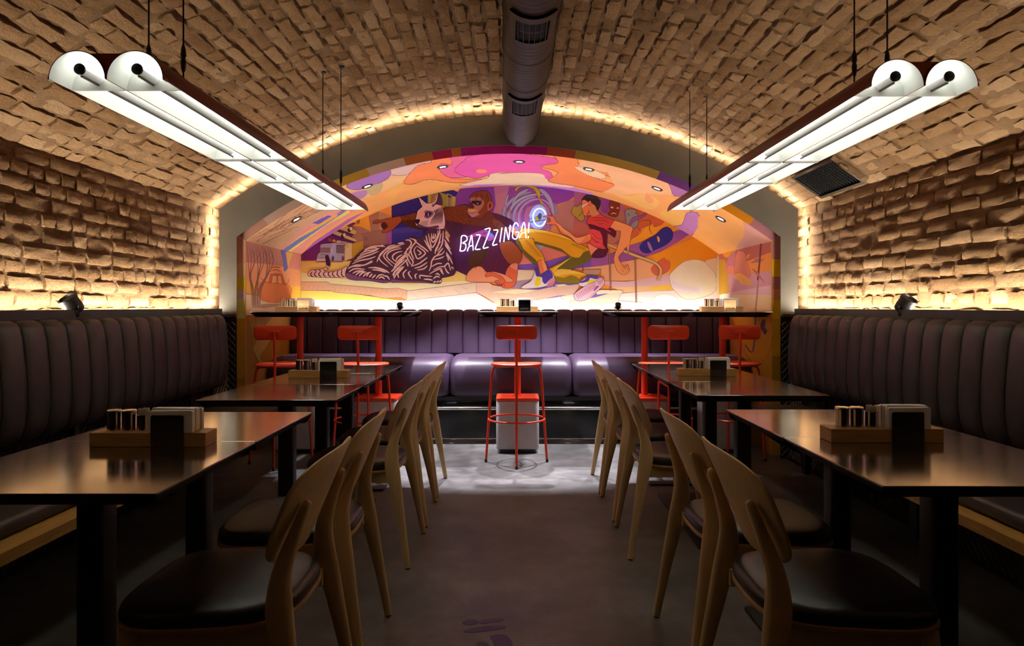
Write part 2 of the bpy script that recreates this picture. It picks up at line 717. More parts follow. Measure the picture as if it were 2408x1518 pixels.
structure(arch_ring((2.7, 2.1, 3.1), (2.135, 1.735, 2.445), 5.93, 5.99, 0, 0).build('wall_closing', M['grey'], None, 30))
g_low = (GREY_OUT[0] - .012, GREY_OUT[1], GREY_OUT[2] - .012)
g_in2 = (GREY_IN[0] + .03, GREY_IN[1], GREY_IN[2] + .03)
mb = arch_ring(GREY_OUT, GREY_IN, Y_GREY, Y_GREY + 0.004, 0, 0)
b2 = arch_ring(g_low, g_in2, Y_GREY + 0.004, Y_GREY + 0.036, 0, 0)
b3 = arch_ring((GREY_OUT[0] - .001, GREY_OUT[1], GREY_OUT[2] - .001), g_in2, Y_GREY + 0.036, Y_GREY + 0.06, 0, 0)
mb.add(b3.v, b3.f)
mb.add(b2.v, b2.f)
grey = structure(mb.build('wall_arch', M['grey'], None, 30))
# light strip round the outer rim of the grey arch, facing the brick
oa, ob = (arch_profile((GREY_OUT[0] - q, GREY_OUT[1], GREY_OUT[2] - q), 1.2, 40) for q in (.0075, .0005))
out = oa
vs = [(p[0], y, p[1]) for pa, pb in zip(oa, ob) for p, y in ((pa, Y_GREY + 0.0345), (pb, Y_GREY + 0.0355))]
mb = MB().add(vs, [(2 * i, 2 * i + 1, 2 * i + 3, 2 * i + 2) for i in range(len(out) - 1)])
mb.cur = 1
mb.add([(p[0], y, p[1]) for p in ob for y in (Y_GREY + .040, Y_GREY + .052)], [(2 * i, 2 * i + 1, 2 * i + 3, 2 * i + 2) for i in range(len(out) - 1)])
me = mb.mesh('light_strip', [M['rim'], M['rimup']], 0)
obj('light_strip', me, None, grey)

# ------------------------------------------------------------------ wall cladding under the ledges
for s, side in ((-1, 'left'), (1, 'right')):
    def bx(mb, a, b, *r):
        x0, x1 = sorted((XO + s * a, XO + s * b))
        return mb.box(x0, x1, *r)
    led = structure(bx(MB(), 2.165, 2.45, -3, 5.385, 1.118, 1.142).build('trim_ledge_' + side, M['rail']))
    bx(MB(), 2.180, 2.202, -3, 5.20, 1.142, 1.183).build('ledge_lip', M['rail'], led)
    me = MB().add([(XO + s * q, yy, 1.1505) for q, yy in ((2.284, 1.3), (2.306, 1.3), (2.306, 5.36), (2.284, 5.36))],
                  [(0, 1, 2, 3) if s > 0 else (3, 2, 1, 0)]).mesh('light_strip', M['ledge'], 0)
    obj('light_strip', me, None, led)
    bx(MB(), 2.280, 2.310, 1.3, 5.36, 1.142, 1.150).build('strip_profile', M['rail'], led)
    t = thing('mesh_panel', 'black expanded metal cladding on the %s wall below the ledge' % side, 'wall panel', (0, 0, 0))
    t['group'] = 'expanded metal wall cladding'
    bx(MB(), 2.245, 2.26, -3, 5.40, 0, 1.118).build('backing', M['dark'], t)
    # expanded metal: zigzag strands
    mb = MB()
    cell, row = 0.052, 0.027
    y_a, y_b, x = 1.2, 5.39, 2.214
    nst = int((y_b - y_a) / (cell / 2))
    nrow = int(1.09 / row)
    for r_ in range(nrow):
        vs, fs = [], []
        z = 0.012 + r_ * row
        for i in range(nst + 1):
            up = 1 if (i % 2 == 0) else -1
            zz = z + (row / 2 - 0.001) * up * (1 if r_ % 2 == 0 else -1)
            yy = y_a + i * cell / 2
            vs += [(XO + s * (x - 0.004), yy, zz - 0.0026), (XO + s * (x + 0.002), yy, zz + 0.0026)]
            if i:
                b = 2 * i
                fs.append((b - 2, b, b + 1, b - 1))
        mb.add(vs, fs)
    # return panel closing the bench end, facing the room
    bx(MB(), 2.150, 2.30, 5.392, 5.397, 0, 1.118).build('backing', M['dark'], t)
    ne = int(0.14 / (cell / 2)) + 1
    for r_ in range(nrow):
        vs, fs = [], []
        z = 0.012 + r_ * row
        for i in range(ne + 1):
            zz = z + (row / 2 - 0.001) * (1 if i % 2 == 0 else -1) * (1 if r_ % 2 == 0 else -1)
            xx = min(2.152 + i * cell / 2, 2.30)
            vs += [(XO + s * xx, 5.376, zz - 0.0026), (XO + s * xx, 5.382, zz + 0.0026)]
            if i:
                b = 2 * i
                fs.append((b - 2, b, b + 1, b - 1))
        mb.add(vs, fs)
    o = mb.build('mesh_strands', M['blackmesh'], t, 0)
    o['kind'] = 'stuff'
    for y in (1.6, 2.25, 2.9, 3.5, 4.1, 4.75, 5.1):
        bx(MB(), 2.196, 2.222, y - 0.02, y + 0.02, 0, 1.118).build('post', M['black'], t)
    bx(MB(), 2.19, 2.222, 1.2, 5.39, 0, 0.014).build('bottom_rail', M['rail'], t)
# ------------------------------------------------------------------ painted niche: back wall, soffit, side walls, front ring
def ray(px, py):
    return Vector(((px - VX) / F_PX, 1.0, (VY - py) / F_PX))


def on_back(px, py, d=0.0):
    y = Y_BACK - d
    r = ray(px, py)
    return (r.x * y, y, CAM_Z + r.z * y)


def on_side(s):
    def f(px, py, d=0.0):
        x = XO + s * (NICHE[0] - d)
        r = ray(px, py)
        k = x / r.x
        return (x, k, CAM_Z + r.z * k)
    return f


def on_ring(px, py, d=0.0):
    y = Y_NICHE - d
    r = ray(px, py)
    return (r.x * y, y, CAM_Z + r.z * y)


GAIN = 1.15


def hexc(c):
    if isinstance(c, str):
        c = tuple(int(c[i:i + 2], 16) for i in (0, 2, 4))
    return tuple(min(0.9, s2l(v) * GAIN) for v in c)


class Paint:
    """flat patches of wall paint laid one over the other"""
    def __init__(self, proj, base=1):
        self.p, self.k = proj, base
        self.v, self.f, self.c = [], [], []

    def tri(self, pts, tris, col, step=1.0):
        d = self.k * 0.00003
        self.k += step
        b = len(self.v)
        self.v += [self.p(x, y, d) for x, y in pts]
        col = hexc(col)
        for t in tris:
            self.f.append(tuple(i + b for i in t))
            self.c.append(col)

    def S(self, pts, col, smooth=0):
        if smooth:
            pts = spline(pts, smooth, True)
        tr = tessellate_polygon([[Vector((x, y, 0)) for x, y in pts]])
        self.tri(pts, tr, col)
        return pts

    def L(self, pts, col, w=1.0, smooth=4, taper=True):
        P = spline(pts, smooth) if smooth and len(pts) > 2 else (spline(pts, 4) if taper else [tuple(p) for p in pts])
        n = len(P)
        vs = []
        for i, p in enumerate(P):
            q0, q1 = P[max(i - 1, 0)], P[min(i + 1, n - 1)]
            dx, dy = q1[0] - q0[0], q1[1] - q0[1]
            l = math.hypot(dx, dy) or 1e-6
            t = i / max(1, n - 1)
            ww = w * 0.5 * ((0.25 + 0.75 * math.sin(PI * t) ** 0.6) if taper else 1.0)
            vs += [(p[0] - dy / l * ww, p[1] + dx / l * ww), (p[0] + dy / l * ww, p[1] - dx / l * ww)]
        self.tri(vs, [(2 * i, 2 * i + 1, 2 * i + 3, 2 * i + 2) for i in range(n - 1)], col, 0.3)

    def SO(self, pts, col, line, w=0.8, smooth=5):
        """patch with an outline"""
        q = self.S(pts, col, smooth)
        self.L(list(q) + [q[0]], line, w, 0, False)

    def E(self, cx, cy, rx, ry, col, rot=0, n=28, line=None, w=0.8):
        c, s = math.cos(rot), math.sin(rot)
        pts = [(cx + rx * math.cos(2 * PI * k / n) * c - ry * math.sin(2 * PI * k / n) * s,
                cy + rx * math.cos(2 * PI * k / n) * s + ry * math.sin(2 * PI * k / n) * c) for k in range(n)]
        self.S(pts, col)
        if line:
            self.L(pts + [pts[0]], line, w, 0, False)

    def build(self, name, parent):
        me = bpy.data.meshes.new(name)
        me.from_pydata(self.v, [], self.f)
        a = me.attributes.new('Col', 'FLOAT_COLOR', 'FACE')
        flat = []
        for c in self.c:
            flat += [c[0], c[1], c[2], 1.0]
        a.data.foreach_set('color', flat)
        me.materials.append(M['paint'])
        return obj(name, me, None, parent)


def zc(ox, oy, s):
    return lambda *a: [(ox + a[i] / s, oy + a[i + 1] / s) for i in range(0, len(a), 2)]


q1, q2, q3, q4 = zc(700, 430, 8.93), zc(700, 560, 8.93), zc(900, 430, 8.93), zc(900, 560, 8.93)
q5, q6, q7, q8 = zc(1130, 430, 8.93), zc(1130, 560, 8.93), zc(1350, 430, 8.93), zc(1350, 560, 8.93)
q9, q10 = zc(1570, 430, 8.919), zc(1570, 580, 8.919)
qa, qb, qc = zc(550, 330, 3.703), zc(1150, 330, 3.44), zc(450, 380, 3.796)


def P_(*a):
    return [(a[i], a[i + 1]) for i in range(0, len(a), 2)]


def flat_faces(vs, fs, cols, name, parent=None):
    me = bpy.data.meshes.new(name)
    me.from_pydata(vs, [], fs)
    a = me.attributes.new('Col', 'FLOAT_COLOR', 'FACE')
    c = np.ones((len(fs), 4))
    c[:, :3] = cols
    a.data.foreach_set('color', c.ravel())
    me.materials.append(M['paint'])
    return obj(name, me, None, parent)


# ---- back wall
bp = arch_profile((NICHE[0] + .004, NICHE[1] + .004, NICHE[2] + .004), 0.0, 48)
me = bpy.data.meshes.new('wall_back')
me.from_pydata([(x, Y_BACK, z) for x, z in bp], [], [tuple(range(len(bp)))])
a = me.attributes.new('Col', 'FLOAT_COLOR', 'FACE')
a.data.foreach_set('color', list(hexc('d98a62')) + [1])
me.materials.append(M['paint'])
wall_back = structure(obj('wall_back', me))

LN = '3a1c3a'       # drawn outline colour


g = Paint(on_back, 1)
# sky and ground, big areas first
g.S(P_(707, 760, 707, 597, 760, 558, 800, 535, 860, 505, 930, 475, 1010, 452, 1100, 440, 1190, 437, 1300, 441, 1400, 455, 1500, 482, 1600, 530, 1690, 597, 1690, 760), 'f0924a')
g.S(P_(707, 612, 707, 597, 760, 558, 800, 535, 830, 521, 830, 612), '7a2f78')
g.S(q1(1180, 900, 1400, 640, 1550, 590, 1700, 500, 1980, 400, 1975, 660, 1530, 1010, 1420, 960), 'f09a48')
g.S(q1(1220, 720, 1460, 630, 1530, 1010, 1420, 960, 1320, 910, 1200, 900), 'f2a23c')
g.SO(q1(1500, 700, 1700, 605, 1940, 690, 1930, 990, 1540, 1000), 'a87868', '5a3840', .8, 0)
g.S(q1(1700, 605, 1940, 690, 1930, 970, 1710, 980), 'b88c70')
g.S(q1(1150, 900, 1340, 920, 1530, 1010, 1870, 960, 1870, 1330, 1150, 1420), 'a87a68')
g.SO(q1(1340, 1070, 1870, 960, 1870, 1330, 1390, 1420, 1380, 1110), '9c7064', '6a4848', .7, 0)
for k in range(5):
    g.L(q1(1400 + k * 16, 1120, 1400 + k * 16, 1220), '6a4848', .7, 0)
    g.L(q1(1390 + k * 22, 1290, 1390 + k * 22, 1380), '6a4848', .7, 0)
g.S(q2(1145, 110, 1380, 60, 1380, 230, 1200, 420, 1145, 420), 'c09a35')
g.S(q1(1870, 1010, 1985, 960, 1985, 1300, 1870, 1310), '9a55a8')
# building with balconies and columns
g.S(q3(185, 400, 560, 290, 950, 205, 950, 500, 1310, 700, 1300, 1150, 880, 1200, 190, 1290), '33247e')
g.S(q3(195, 1050, 700, 1020, 860, 960, 830, 1130, 600, 1200, 460, 1260, 200, 1290), '3c3390')
g.S(q3(200, 960, 740, 900, 850, 960, 700, 1030, 200, 1060), '4a3a98')
g.S(q3(945, 190, 1500, 120, 1520, 500, 1300, 560, 1260, 440, 1180, 180, 1020, 420, 945, 400), '8e8a3c')
g.S(q3(960, 180, 1020, 180, 1010, 400, 960, 410), 'aaa045')
g.S(q3(1020, 185, 1120, 180, 1090, 330, 1020, 410), '8a7260')
g.S(q3(1180, 170, 1440, 130, 1600, 200, 1530, 290, 1340, 240, 1180, 190), '2c2478')
g.S(q3(1350, 220, 1450, 250, 1450, 500, 1350, 510), 'a8985c')
g.S(q3(1365, 250, 1440, 270, 1440, 310, 1365, 300), '352c70')
g.S(q3(1365, 310, 1440, 310, 1430, 500, 1365, 500), '8a745c')
g.S(q3(1460, 270, 1515, 290, 1510, 480, 1465, 490), 'aaa045')
g.S(q3(1430, 130, 1610, 125, 1590, 150, 1450, 150), 'd8cc80')
g.S(q3(1260, 520, 1340, 540, 1310, 560, 1260, 550), 'd8cc80')
for k in range(3):
    g.S(q3(1280, 960 + k * 70, 1430, 950 + k * 70, 1420, 990 + k * 70, 1280, 1000 + k * 70), 'c8b498')
# violet sky and whirl
g.S(q3(1520, 500, 1530, 290, 1620, 115, 2322, 75, 2600, 70, 2600, 1100, 1700, 700), '7a3c96')
g.S(q5(280, 60, 560, 50, 2322, 60, 2322, 220, 2000, 180, 1930, 330, 1620, 440, 1480, 1000, 300, 900, 240, 700, 320, 440), 'b06a92')
g.S(q5(600, 80, 1240, 80, 2010, 140, 2000, 260, 1850, 370, 1600, 450, 1400, 380, 1000, 500, 700, 640, 540, 640, 560, 300), '8a449a', 0)
g.S(q5(1480, 520, 1850, 370, 2110, 300, 2600, 330, 2600, 1200, 1900, 1150, 1600, 860, 1500, 700), 'b07c70')
g.S(q5(300, 260, 560, 160, 520, 640, 460, 760, 250, 690, 320, 470), 'b27488')
for k, (a0, a1, rx, ry, w, c) in enumerate((
        (2.0, 4.5, 84, 62, 8, '9a94b4'), (2.5, 4.9, 70, 55, 6, 'a0a4bc'), (2.3, 4.6, 58, 50, 7, '9a98b8'), (2.6, 5.0, 46, 44, 6, 'ac8cb4'),
        (2.2, 4.4, 37, 40, 5, '8a5ca8'), (4.7, 6.9, 36, 44, 5, 'ac8cb4'), (5.0, 6.8, 32, 40, 3, '8a4ca0'), (1.2, 2.6, 50, 40, 9, 'a8b4e0'), (0.8, 1.8, 34, 38, 7, 'a8b4e0'))):
    cx, cy = 1266, 512
    g.L([(cx + rx * math.cos(a0 + (a1 - a0) * i / 8), cy + ry * math.sin(a0 + (a1 - a0) * i / 8)) for i in range(9)], LN, w + 1.0, 3)
    g.L([(cx + rx * math.cos(a0 + (a1 - a0) * i / 8), cy + ry * math.sin(a0 + (a1 - a0) * i / 8)) for i in range(9)], c, w, 3)
g.SO(q5(460, 560, 500, 640, 545, 720, 560, 640, 520, 480, 540, 320, 600, 230, 560, 380, 540, 540, 620, 700, 640, 860, 560, 940, 500, 860), 'a2b2d0', LN, .6, 3)
g.SO(q5(650, 470, 700, 330, 820, 190, 1010, 120, 960, 190, 800, 290, 720, 390), '9aa0b4', LN, .6, 3)
g.SO(q5(1240, 120, 1330, 140, 1450, 260, 1520, 420, 1560, 640, 1500, 640, 1440, 420, 1330, 260, 1240, 170), 'a09cb8', LN, .6, 3)
g.SO(q5(1550, 380, 1590, 480, 1630, 600, 1610, 640, 1570, 560), '9a94b4', LN, .6, 3)
g.SO(q5(720, 140, 790, 70, 930, 50, 1130, 70, 1230, 150, 1260, 250, 1240, 330, 1310, 400, 1330, 470, 1270, 430, 1230, 350, 1180, 230, 1100, 120, 930, 75, 800, 110, 750, 180), 'b4a820', LN, .6, 2)
g.SO(q5(610, 520, 630, 520, 635, 600, 615, 620), 'b8a030', LN, .5, 2)
g.SO(q5(1430, 480, 1470, 500, 1450, 540), 'b8a030', LN, .5, 2)
g.SO(q5(1440, 600, 1470, 620, 1460, 680, 1440, 660), 'b8a030', LN, .5, 2)
g.SO(q5(1400, 870, 1430, 880, 1390, 940), 'c8a030', LN, .5, 2)
# middle distance to the right of the whirl
g.S(q7(0, 160, 560, 250, 1000, 390, 1100, 560, 1080, 900, 1240, 960, 1100, 1300, 800, 1290, 700, 1060, 300, 1000, 0, 1100), 'a8627c')
g.S(q7(540, 260, 850, 340, 800, 400, 700, 620, 640, 650, 570, 590), '8a449a', 0)
g.S(q7(0, 800, 250, 860, 320, 960, 250, 1090, 60, 1150, 0, 1100), 'b8685c', 4)
g.S(q7(560, 640, 700, 700, 1010, 610, 1080, 760, 1000, 800, 880, 780, 640, 720), 'a4705c', 4)
g.SO(q7(1020, 400, 1500, 590, 1920, 790, 1820, 890, 1680, 910, 1650, 840, 1400, 960, 1350, 1080, 1200, 1180, 1240, 960, 1340, 800, 1100, 540), 'c4663e', '7a3030', .6, 0)
g.SO(q7(1200, 1180, 1380, 1070, 1480, 930, 1620, 870, 1690, 920, 1830, 880, 1920, 790, 2220, 950, 2060, 1060, 1600, 1130, 1400, 1240, 1130, 1320), 'f0a030', '8a4030', .6, 0)
g.S(q7(690, 1060, 860, 1000, 1010, 960, 960, 1180, 800, 1290, 690, 1280), 'b8785c')
g.SO(q8(-400, 640, 0, 610, 340, 420, 700, 350, 1130, 160, 1500, 50, 1900, -100, 2240, -170, 2450, -110, 2200, 60, 1700, 340, 1010, 500, 550, 580, 100, 640, -600, 640), '9a5aa2', '6a3a70', .6, 0)
g.S(q8(-600, 480, -100, 380, 0, 430, 340, 400, 330, 470, -200, 640, -1200, 640, -1200, 560), '7a58b8')
g.S(q6(780, 550, 1070, 530, 1180, 570, 1400, 480, 1850, 350, 2322, 430, 2322, 620, 1900, 660, 1430, 640, 780, 660), '7a58b8')
g.S(q6(860, 340, 1050, 480, 1090, 530, 790, 550), 'e08878')
g.S(q6(1140, 110, 1330, 160, 1780, 310, 1840, 350, 1350, 470, 1330, 380, 1250, 260), 'd88070')
g.S(q6(1150, 130, 1330, 160, 1250, 250), 'a8b0c0')
g.S(q8(1500, 390, 1900, 260, 2322, 60, 2700, -40, 3040, 200, 3040, 900, 2700, 900, 2010, 770, 1800, 760), 'f59a22')
g.S(q8(0, 640, 560, 580, 1100, 480, 1560, 400, 2000, 560, 2010, 770, 1500, 870, 570, 900, 570, 660), 'f0ac7c')
g.S(q8(540, 900, 1100, 910, 2010, 770, 2100, 990, 1500, 1000, 800, 1030), 'd8b4bc')
g.S(q8(800, 1030, 1500, 1000, 2070, 990, 2090, 1080, 1500, 1120, 1040, 1140), 'f2c090')
g.S(q8(1600, 1030, 1800, 990, 2060, 985, 2090, 1070, 1650, 1090), 'f2c048', 4)
g.S(q8(960, 1160, 1500, 1120, 2100, 1090, 2700, 1000, 3040, 1000, 3040, 1800, 300, 1800), 'f0dcd8')
g.SO(q8(1620, 630, 1700, 540, 1850, 430, 1920, 430, 1920, 480, 1970, 460, 2020, 540, 1980, 680, 1840, 760, 1740, 780, 1650, 720), 'd06a4c', '8a4030', .7, 4)
# pale rounded boulders / whale-shaped cloud
g.SO(q10(40, 640, 60, 560, 200, 420, 350, 310, 560, 265, 740, 300, 900, 400, 990, 540, 1030, 800, 900, 1000, 400, 1100, 130, 900, 60, 760), 'f2e2c8', 'a08878', .8, 5)
g.S(q10(80, 660, 240, 760, 500, 830, 760, 850, 640, 960, 330, 980, 140, 880), 'e8dce0', 5)
for k in range(16):
    g.L(q10(100 + k * 36, 700 + k * 10, 120 + k * 36, 860 + k * 8), 'b8aec0', .6, 0)
g.SO(q10(790, 320, 900, 250, 1030, 235, 1100, 300, 1040, 700, 990, 540), 'ecd4b8', 'a08878', .7, 4)
g.SO(q10(1030, 260, 1080, 160, 1120, 140, 1180, 200, 1230, 380, 1260, 620, 1260, 900, 1100, 1080, 1030, 900), 'f4e6dc', 'c0a898', .6, 4)
g.SO(q8(1600, 1440, 1650, 1270, 1800, 1180, 1990, 1170, 2140, 1240, 2230, 1360, 2300, 1520, 1700, 1600), 'f6ece4', 'c8b8b0', .7, 4)
# yellow ground on the left and the broken slab
g.S(P_(707, 614, 830, 614, 832, 605, 1000, 600, 1075, 632, 1125, 640, 1125, 672, 960, 692, 707, 668), 'f6cc74')
g.S(P_(707, 640, 760, 652, 960, 668, 1090, 660, 1120, 668, 957, 684, 900, 676, 780, 666, 707, 664), 'fae4b4')
g.S(P_(707, 682, 780, 684, 900, 700, 958, 708, 958, 760, 707, 760), 'fadc70')
g.S(P_(707, 704, 950, 706, 1120, 688, 1160, 712, 1500, 712, 1690, 712, 1690, 768, 707, 768), 'faf0e2')
g.SO(P_(707, 662, 770, 662, 779, 668, 830, 672, 905, 679, 935, 677, 957, 682, 957, 705, 943, 699, 900, 701, 870, 694, 835, 691, 790, 687, 776, 683, 707, 682), 'dcb494', '8a5868', .9, 0)
for k in range(70):
    x = 709 + (k * 37) % 246
    y = 667 + (x - 707) * 0.06 + (k * 7) % 13
    g.L([(x, y), (x + 2.2 - (k % 3) * 2, y + 2.5 + k % 3)], '9a6a74', .55, 0)
g.SO(P_(957, 684, 1060, 671, 1120, 664, 1120, 687, 1060, 695, 957, 706), 'ecd2bc', '8a6868', .8, 0)
for k in range(34):
    x = 960 + (k * 53) % 156
    y = 703 - (x - 957) * 0.115 - (k * 5) % 17
    g.L([(x, y), (x + 2 + k % 3, y - 1.5 + k % 4)], '8a6868', .5, 0)
g.SO(P_(1120, 664, 1150, 664, 1160, 672, 1155, 684, 1180, 690, 1260, 686, 1263, 722, 1180, 722, 1145, 700, 1120, 687), 'e2c0a8', '8a6868', .7, 0)
g.S(q6(780, 660, 1150, 670, 1130, 850, 760, 890), 'e8d8b4')
g.S(q6(760, 890, 1130, 850, 1000, 920, 860, 1040, 560, 1060, 720, 1000), 'a890a8')
g.S(q6(240, 980, 420, 1010, 700, 1060, 2100, 960, 1960, 1180, 1240, 1290, 220, 1130), 'd8bca8')
g.S(q6(220, 1130, 760, 1070, 1130, 1090, 980, 1140, 740, 1170), 'f4e4b8')
g.S(q6(760, 1060, 1220, 1080, 1500, 1020, 1900, 980, 2100, 950, 1540, 900, 1560, 980), '7258b0')
g.S(q6(1540, 980, 1750, 960, 1850, 990, 1640, 1010), 'f4e4b8')
g.S(q6(1380, 1260, 1640, 1200, 1780, 1200, 1720, 1260), '8a70bc')
g.S(q6(1240, 1290, 1960, 1180, 2100, 1280, 2322, 1320, 2322, 1520, 700, 1520, 700, 1340), 'f4e6d8')
g.SO(q8(-100, 1330, 560, 1080, 980, 1090, 1030, 1110, 1010, 1150, 960, 1210, 930, 1310, 700, 1400, -60, 1520), 'ecd4bc', '8a6868', .7, 0)
g.S(q8(330, 1260, 460, 1150, 720, 1160, 480, 1230), '7a62b4')
g.S(q8(460, 1090, 980, 1090, 1020, 1120, 480, 1180), 'f6ecc8')
g.SO(q8(190, 660, 560, 650, 560, 700, 490, 780, 200, 770), 'b89878', '7a5858', .7, 0)
g.SO(q8(400, 1420, 960, 1310, 1450, 1350, 1380, 1480, 300, 1520), 'f4e4d0', 'a08878', .6, 0)
for k in range(40):
    x, y = 1150 + (k * 61) % 190, 690 + (k * 17) % 20
    g.L([(x, y), (x + 2, y + 2 - (k % 3) * 2)], '9a7870', .5, 0)
g.build('painted_scenery', wall_back)

# ---- van and shop fronts
v = Paint(on_back, 170)
v.S(q1(980, 880, 1100, 810, 1240, 850, 1150, 890, 1150, 1000), '6a3a5c')
v.SO(q1(890, 930, 1000, 880, 1240, 1000, 1230, 1070, 1180, 1080, 840, 960), 'c4b064', '5a3048', .8, 0)
v.S(q1(840, 960, 1180, 1080, 1150, 1100, 800, 1000), '5a2a5a')
v.SO(q1(720, 1060, 800, 1000, 1230, 1180, 1230, 1250, 1140, 1230), 'ccb868', '5a3048', .8, 0)
v.S(q1(720, 1060, 1230, 1240, 1150, 1270, 700, 1110), '5a2a5a')
v.S(q2(980, 130, 1140, 100, 1140, 420, 980, 480), 'd8c088')
v.S(q2(830, 40, 1140, 100, 980, 140, 800, 100), 'b09078')
for cx, cy in ((1120, 960), (980, 1090)):
    c = q1(cx, cy)[0]
    v.E(c[0] - 4, c[1] + 3, 4.5, 5, '4a2838')
    v.E(c[0], c[1], 3.6, 4.6, 'e4cca4', line='4a2838', w=.7)
c = q1(1270, 800)[0]
v.E(c[0], c[1], 3.6, 6, 'a07040', line='4a2838')
v.SO(q2(470, 180, 480, 130, 560, 110, 700, 100, 810, 95, 960, 110, 990, 130, 985, 470, 820, 480, 780, 470, 400, 480, 400, 420, 420, 330, 460, 300), 'a8a0b4', '4a3850', .8, 0)
v.S(q2(720, 100, 800, 95, 800, 470, 740, 470, 660, 380, 690, 300), 'a8b0dc')
v.SO(q2(470, 200, 680, 200, 680, 295, 460, 295), '8a7078', '4a3850', .7, 0)
v.SO(q2(815, 150, 975, 150, 975, 315, 815, 305), '7a6070', '4a3850', .7, 0)
v.S(q2(705, 200, 745, 200, 745, 290, 700, 290), 'd8c064')
v.L(q2(800, 145, 1060, 150), '3a2838', 1.2, 0)
v.L(q2(980, 240, 1080, 150), '3a2838', .7, 0)
v.S(q2(400, 430, 660, 430, 650, 470, 400, 480), 'c8c0d0')
for cx in (740, 950):
    c = q2(cx, 425)[0]
    v.E(c[0], c[1] - 1, 2.6, 5.5, '8a5a70', line='3a2838')
    v.E(c[0], c[1] + 1, 1.6, 3.6, '4a3850')
v.L(q2(460, 340, 600, 345), '4a3850', .9, 0)
v.L(q2(450, 405, 570, 405), '4a3850', .9, 0)
v.SO(q2(620, 20, 650, -10, 700, 0, 740, 30, 720, 70, 660, 70), '9a4c48', '4a2030', .7, 4)
v.SO(q2(720, 70, 760, 10, 810, 60, 790, 80), 'e8a030', '4a2030', .6, 0)
for k, (dx, lt) in enumerate(((835, 'A'), (865, 'C'), (892, 'O'))):
    if lt == 'A':
        v.L(q2(dx - 8, 95, dx, 45), 'f0d8b0', .9, 0, False)
        v.L(q2(dx, 45, dx + 8, 95), 'f0d8b0', .9, 0, False)
    else:
        v.L(q2(dx + 10, 55, dx, 50, dx - 8, 72, dx, 95, dx + 10, 88), 'f0d8b0', .9, 3, False)
v.S(q2(400, 480, 950, 480, 950, 505, 360, 510), 'b07858')
v.build('painted_van', wall_back)

# ---- ape
p = Paint(on_back, 180)
FUR, FURD, FURL = '74361c', '3e1838', '8c4a20'
p.SO(q3(1250, 540, 1500, 500, 1650, 460, 1800, 470, 1850, 700, 2250, 620, 2640, 740, 2760, 860) + q5(560, 940, 760, 1150, 860, 1400) + q6(870, 350, 780, 520, 770, 700, 600, 760, 420, 800, 100, 900) + q4(1900, 880, 1780, 800, 1750, 770, 1600, 700, 1500, 620, 1460, 300, 1400, 0) + q3(1420, 1100, 1300, 900), '52243c', LN, .8, 3)
p.S(q3(1280, 560, 1500, 500, 1660, 465, 1780, 500, 1800, 700, 1700, 880, 1450, 800, 1320, 760), FUR, 3)
p.S(q3(1330, 800, 1600, 830, 1700, 900, 1600, 1100, 1430, 1150, 1400, 950), '48223a', 3)
p.S(q5(200, 620, 300, 740, 420, 800, 560, 980, 400, 1050, 200, 960, 60, 900, -300, 860, -200, 700), '6a3220', 3)
p.S(q5(260, 760, 420, 820, 520, 950, 420, 1010, 300, 900), '7c4430', 3)
p.S(q4(1450, 300, 1800, 260, 2000, 420, 1800, 640, 1700, 740, 1540, 620), '4a2048', 3)
p.S(q4(1850, 300, 2322, 160, 2322, 420, 2100, 620, 1850, 640, 1800, 480), '503018', 3)
p.S(q6(180, 200, 420, 100, 600, 540, 480, 760, 160, 700, 0, 600), '5a2240', 0)
p.SO(q6(400, 90, 560, 50, 700, 100, 880, 340, 800, 540, 620, 540, 520, 440, 440, 300), '9c5228', LN, .7, 3)
p.SO(q6(620, 560, 700, 510, 780, 530, 780, 680, 740, 940, 640, 1040, 520, 1050, 440, 1000, 500, 850, 540, 680), 'd86a44', '5a1c30', .8, 4)
p.S(q6(620, 560, 780, 530, 775, 680, 640, 610), 'e2947c')
p.SO(q4(1750, 830, 1850, 650, 2050, 590, 2200, 720, 2322, 700, 2600, 780, 2740, 900, 2560, 920, 1850, 910), 'ec9a70', '7a2c38', .8, 4)
p.SO(q6(95, 790, 140, 710, 260, 720, 420, 780, 500, 860, 520, 930, 380, 980, 300, 900, 400, 860, 250, 790, 130, 810), 'd86a44', '5a1c30', .8, 4)
for k in range(4):
    p.L(q6(330 + k * 50, 900 + k * 14, 350 + k * 52, 950 + k * 16, 360 + k * 50, 990 + k * 12), '5a1c30', .8)
for k in range(60):          # fur strokes
    x, y = 1065 + (k * 47) % 110, 515 + (k * 29) % 120
    p.L([(x, y), (x - 3, y + 5), (x - 4, y + 9)], ('3a1638', '66301c', '4a2410')[k % 3], 1.1)
# arm
p.SO(q3(330, 720, 560, 660, 720, 640, 760, 900, 860, 980, 700, 960, 560, 920, 430, 850, 340, 830), '74381c', LN, .8, 3)
p.S(q3(370, 800, 700, 780, 860, 970, 640, 940, 440, 860), '4a2414', 3)
p.SO(q1(1570, 830, 1640, 780, 1780, 775, 1870, 745, 1960, 735, 2150, 700, 2180, 790, 2120, 860, 1960, 1000, 1800, 1050, 1775, 1010, 1880, 930, 1900, 860, 1830, 820, 1740, 830, 1620, 850), '9c4c2a', '3a1420', .9, 4)
p.SO(q1(1750, 880, 1800, 830, 1870, 860, 1880, 930, 1800, 970), '4a1c1c', '3a1420', .7, 4)
p.L(q1(1900, 960, 2040, 880, 2120, 800), '5a2418', .9)
for k in range(26):
    x, y = 950 + (k * 13) % 40, 506 + (k * 11) % 26
    p.L([(x, y), (x + 4, y + 3), (x + 6, y + 6)], '3a1a10', .9)
for k in range(34):
    x, y = 1046 + (k * 17) % 56, 490 + (k * 7) % 30
    p.L([(x, y), (x + 5, y + 2), (x + 8, y + 6)], ('4a2410', '8c4a20')[k % 2], .9)
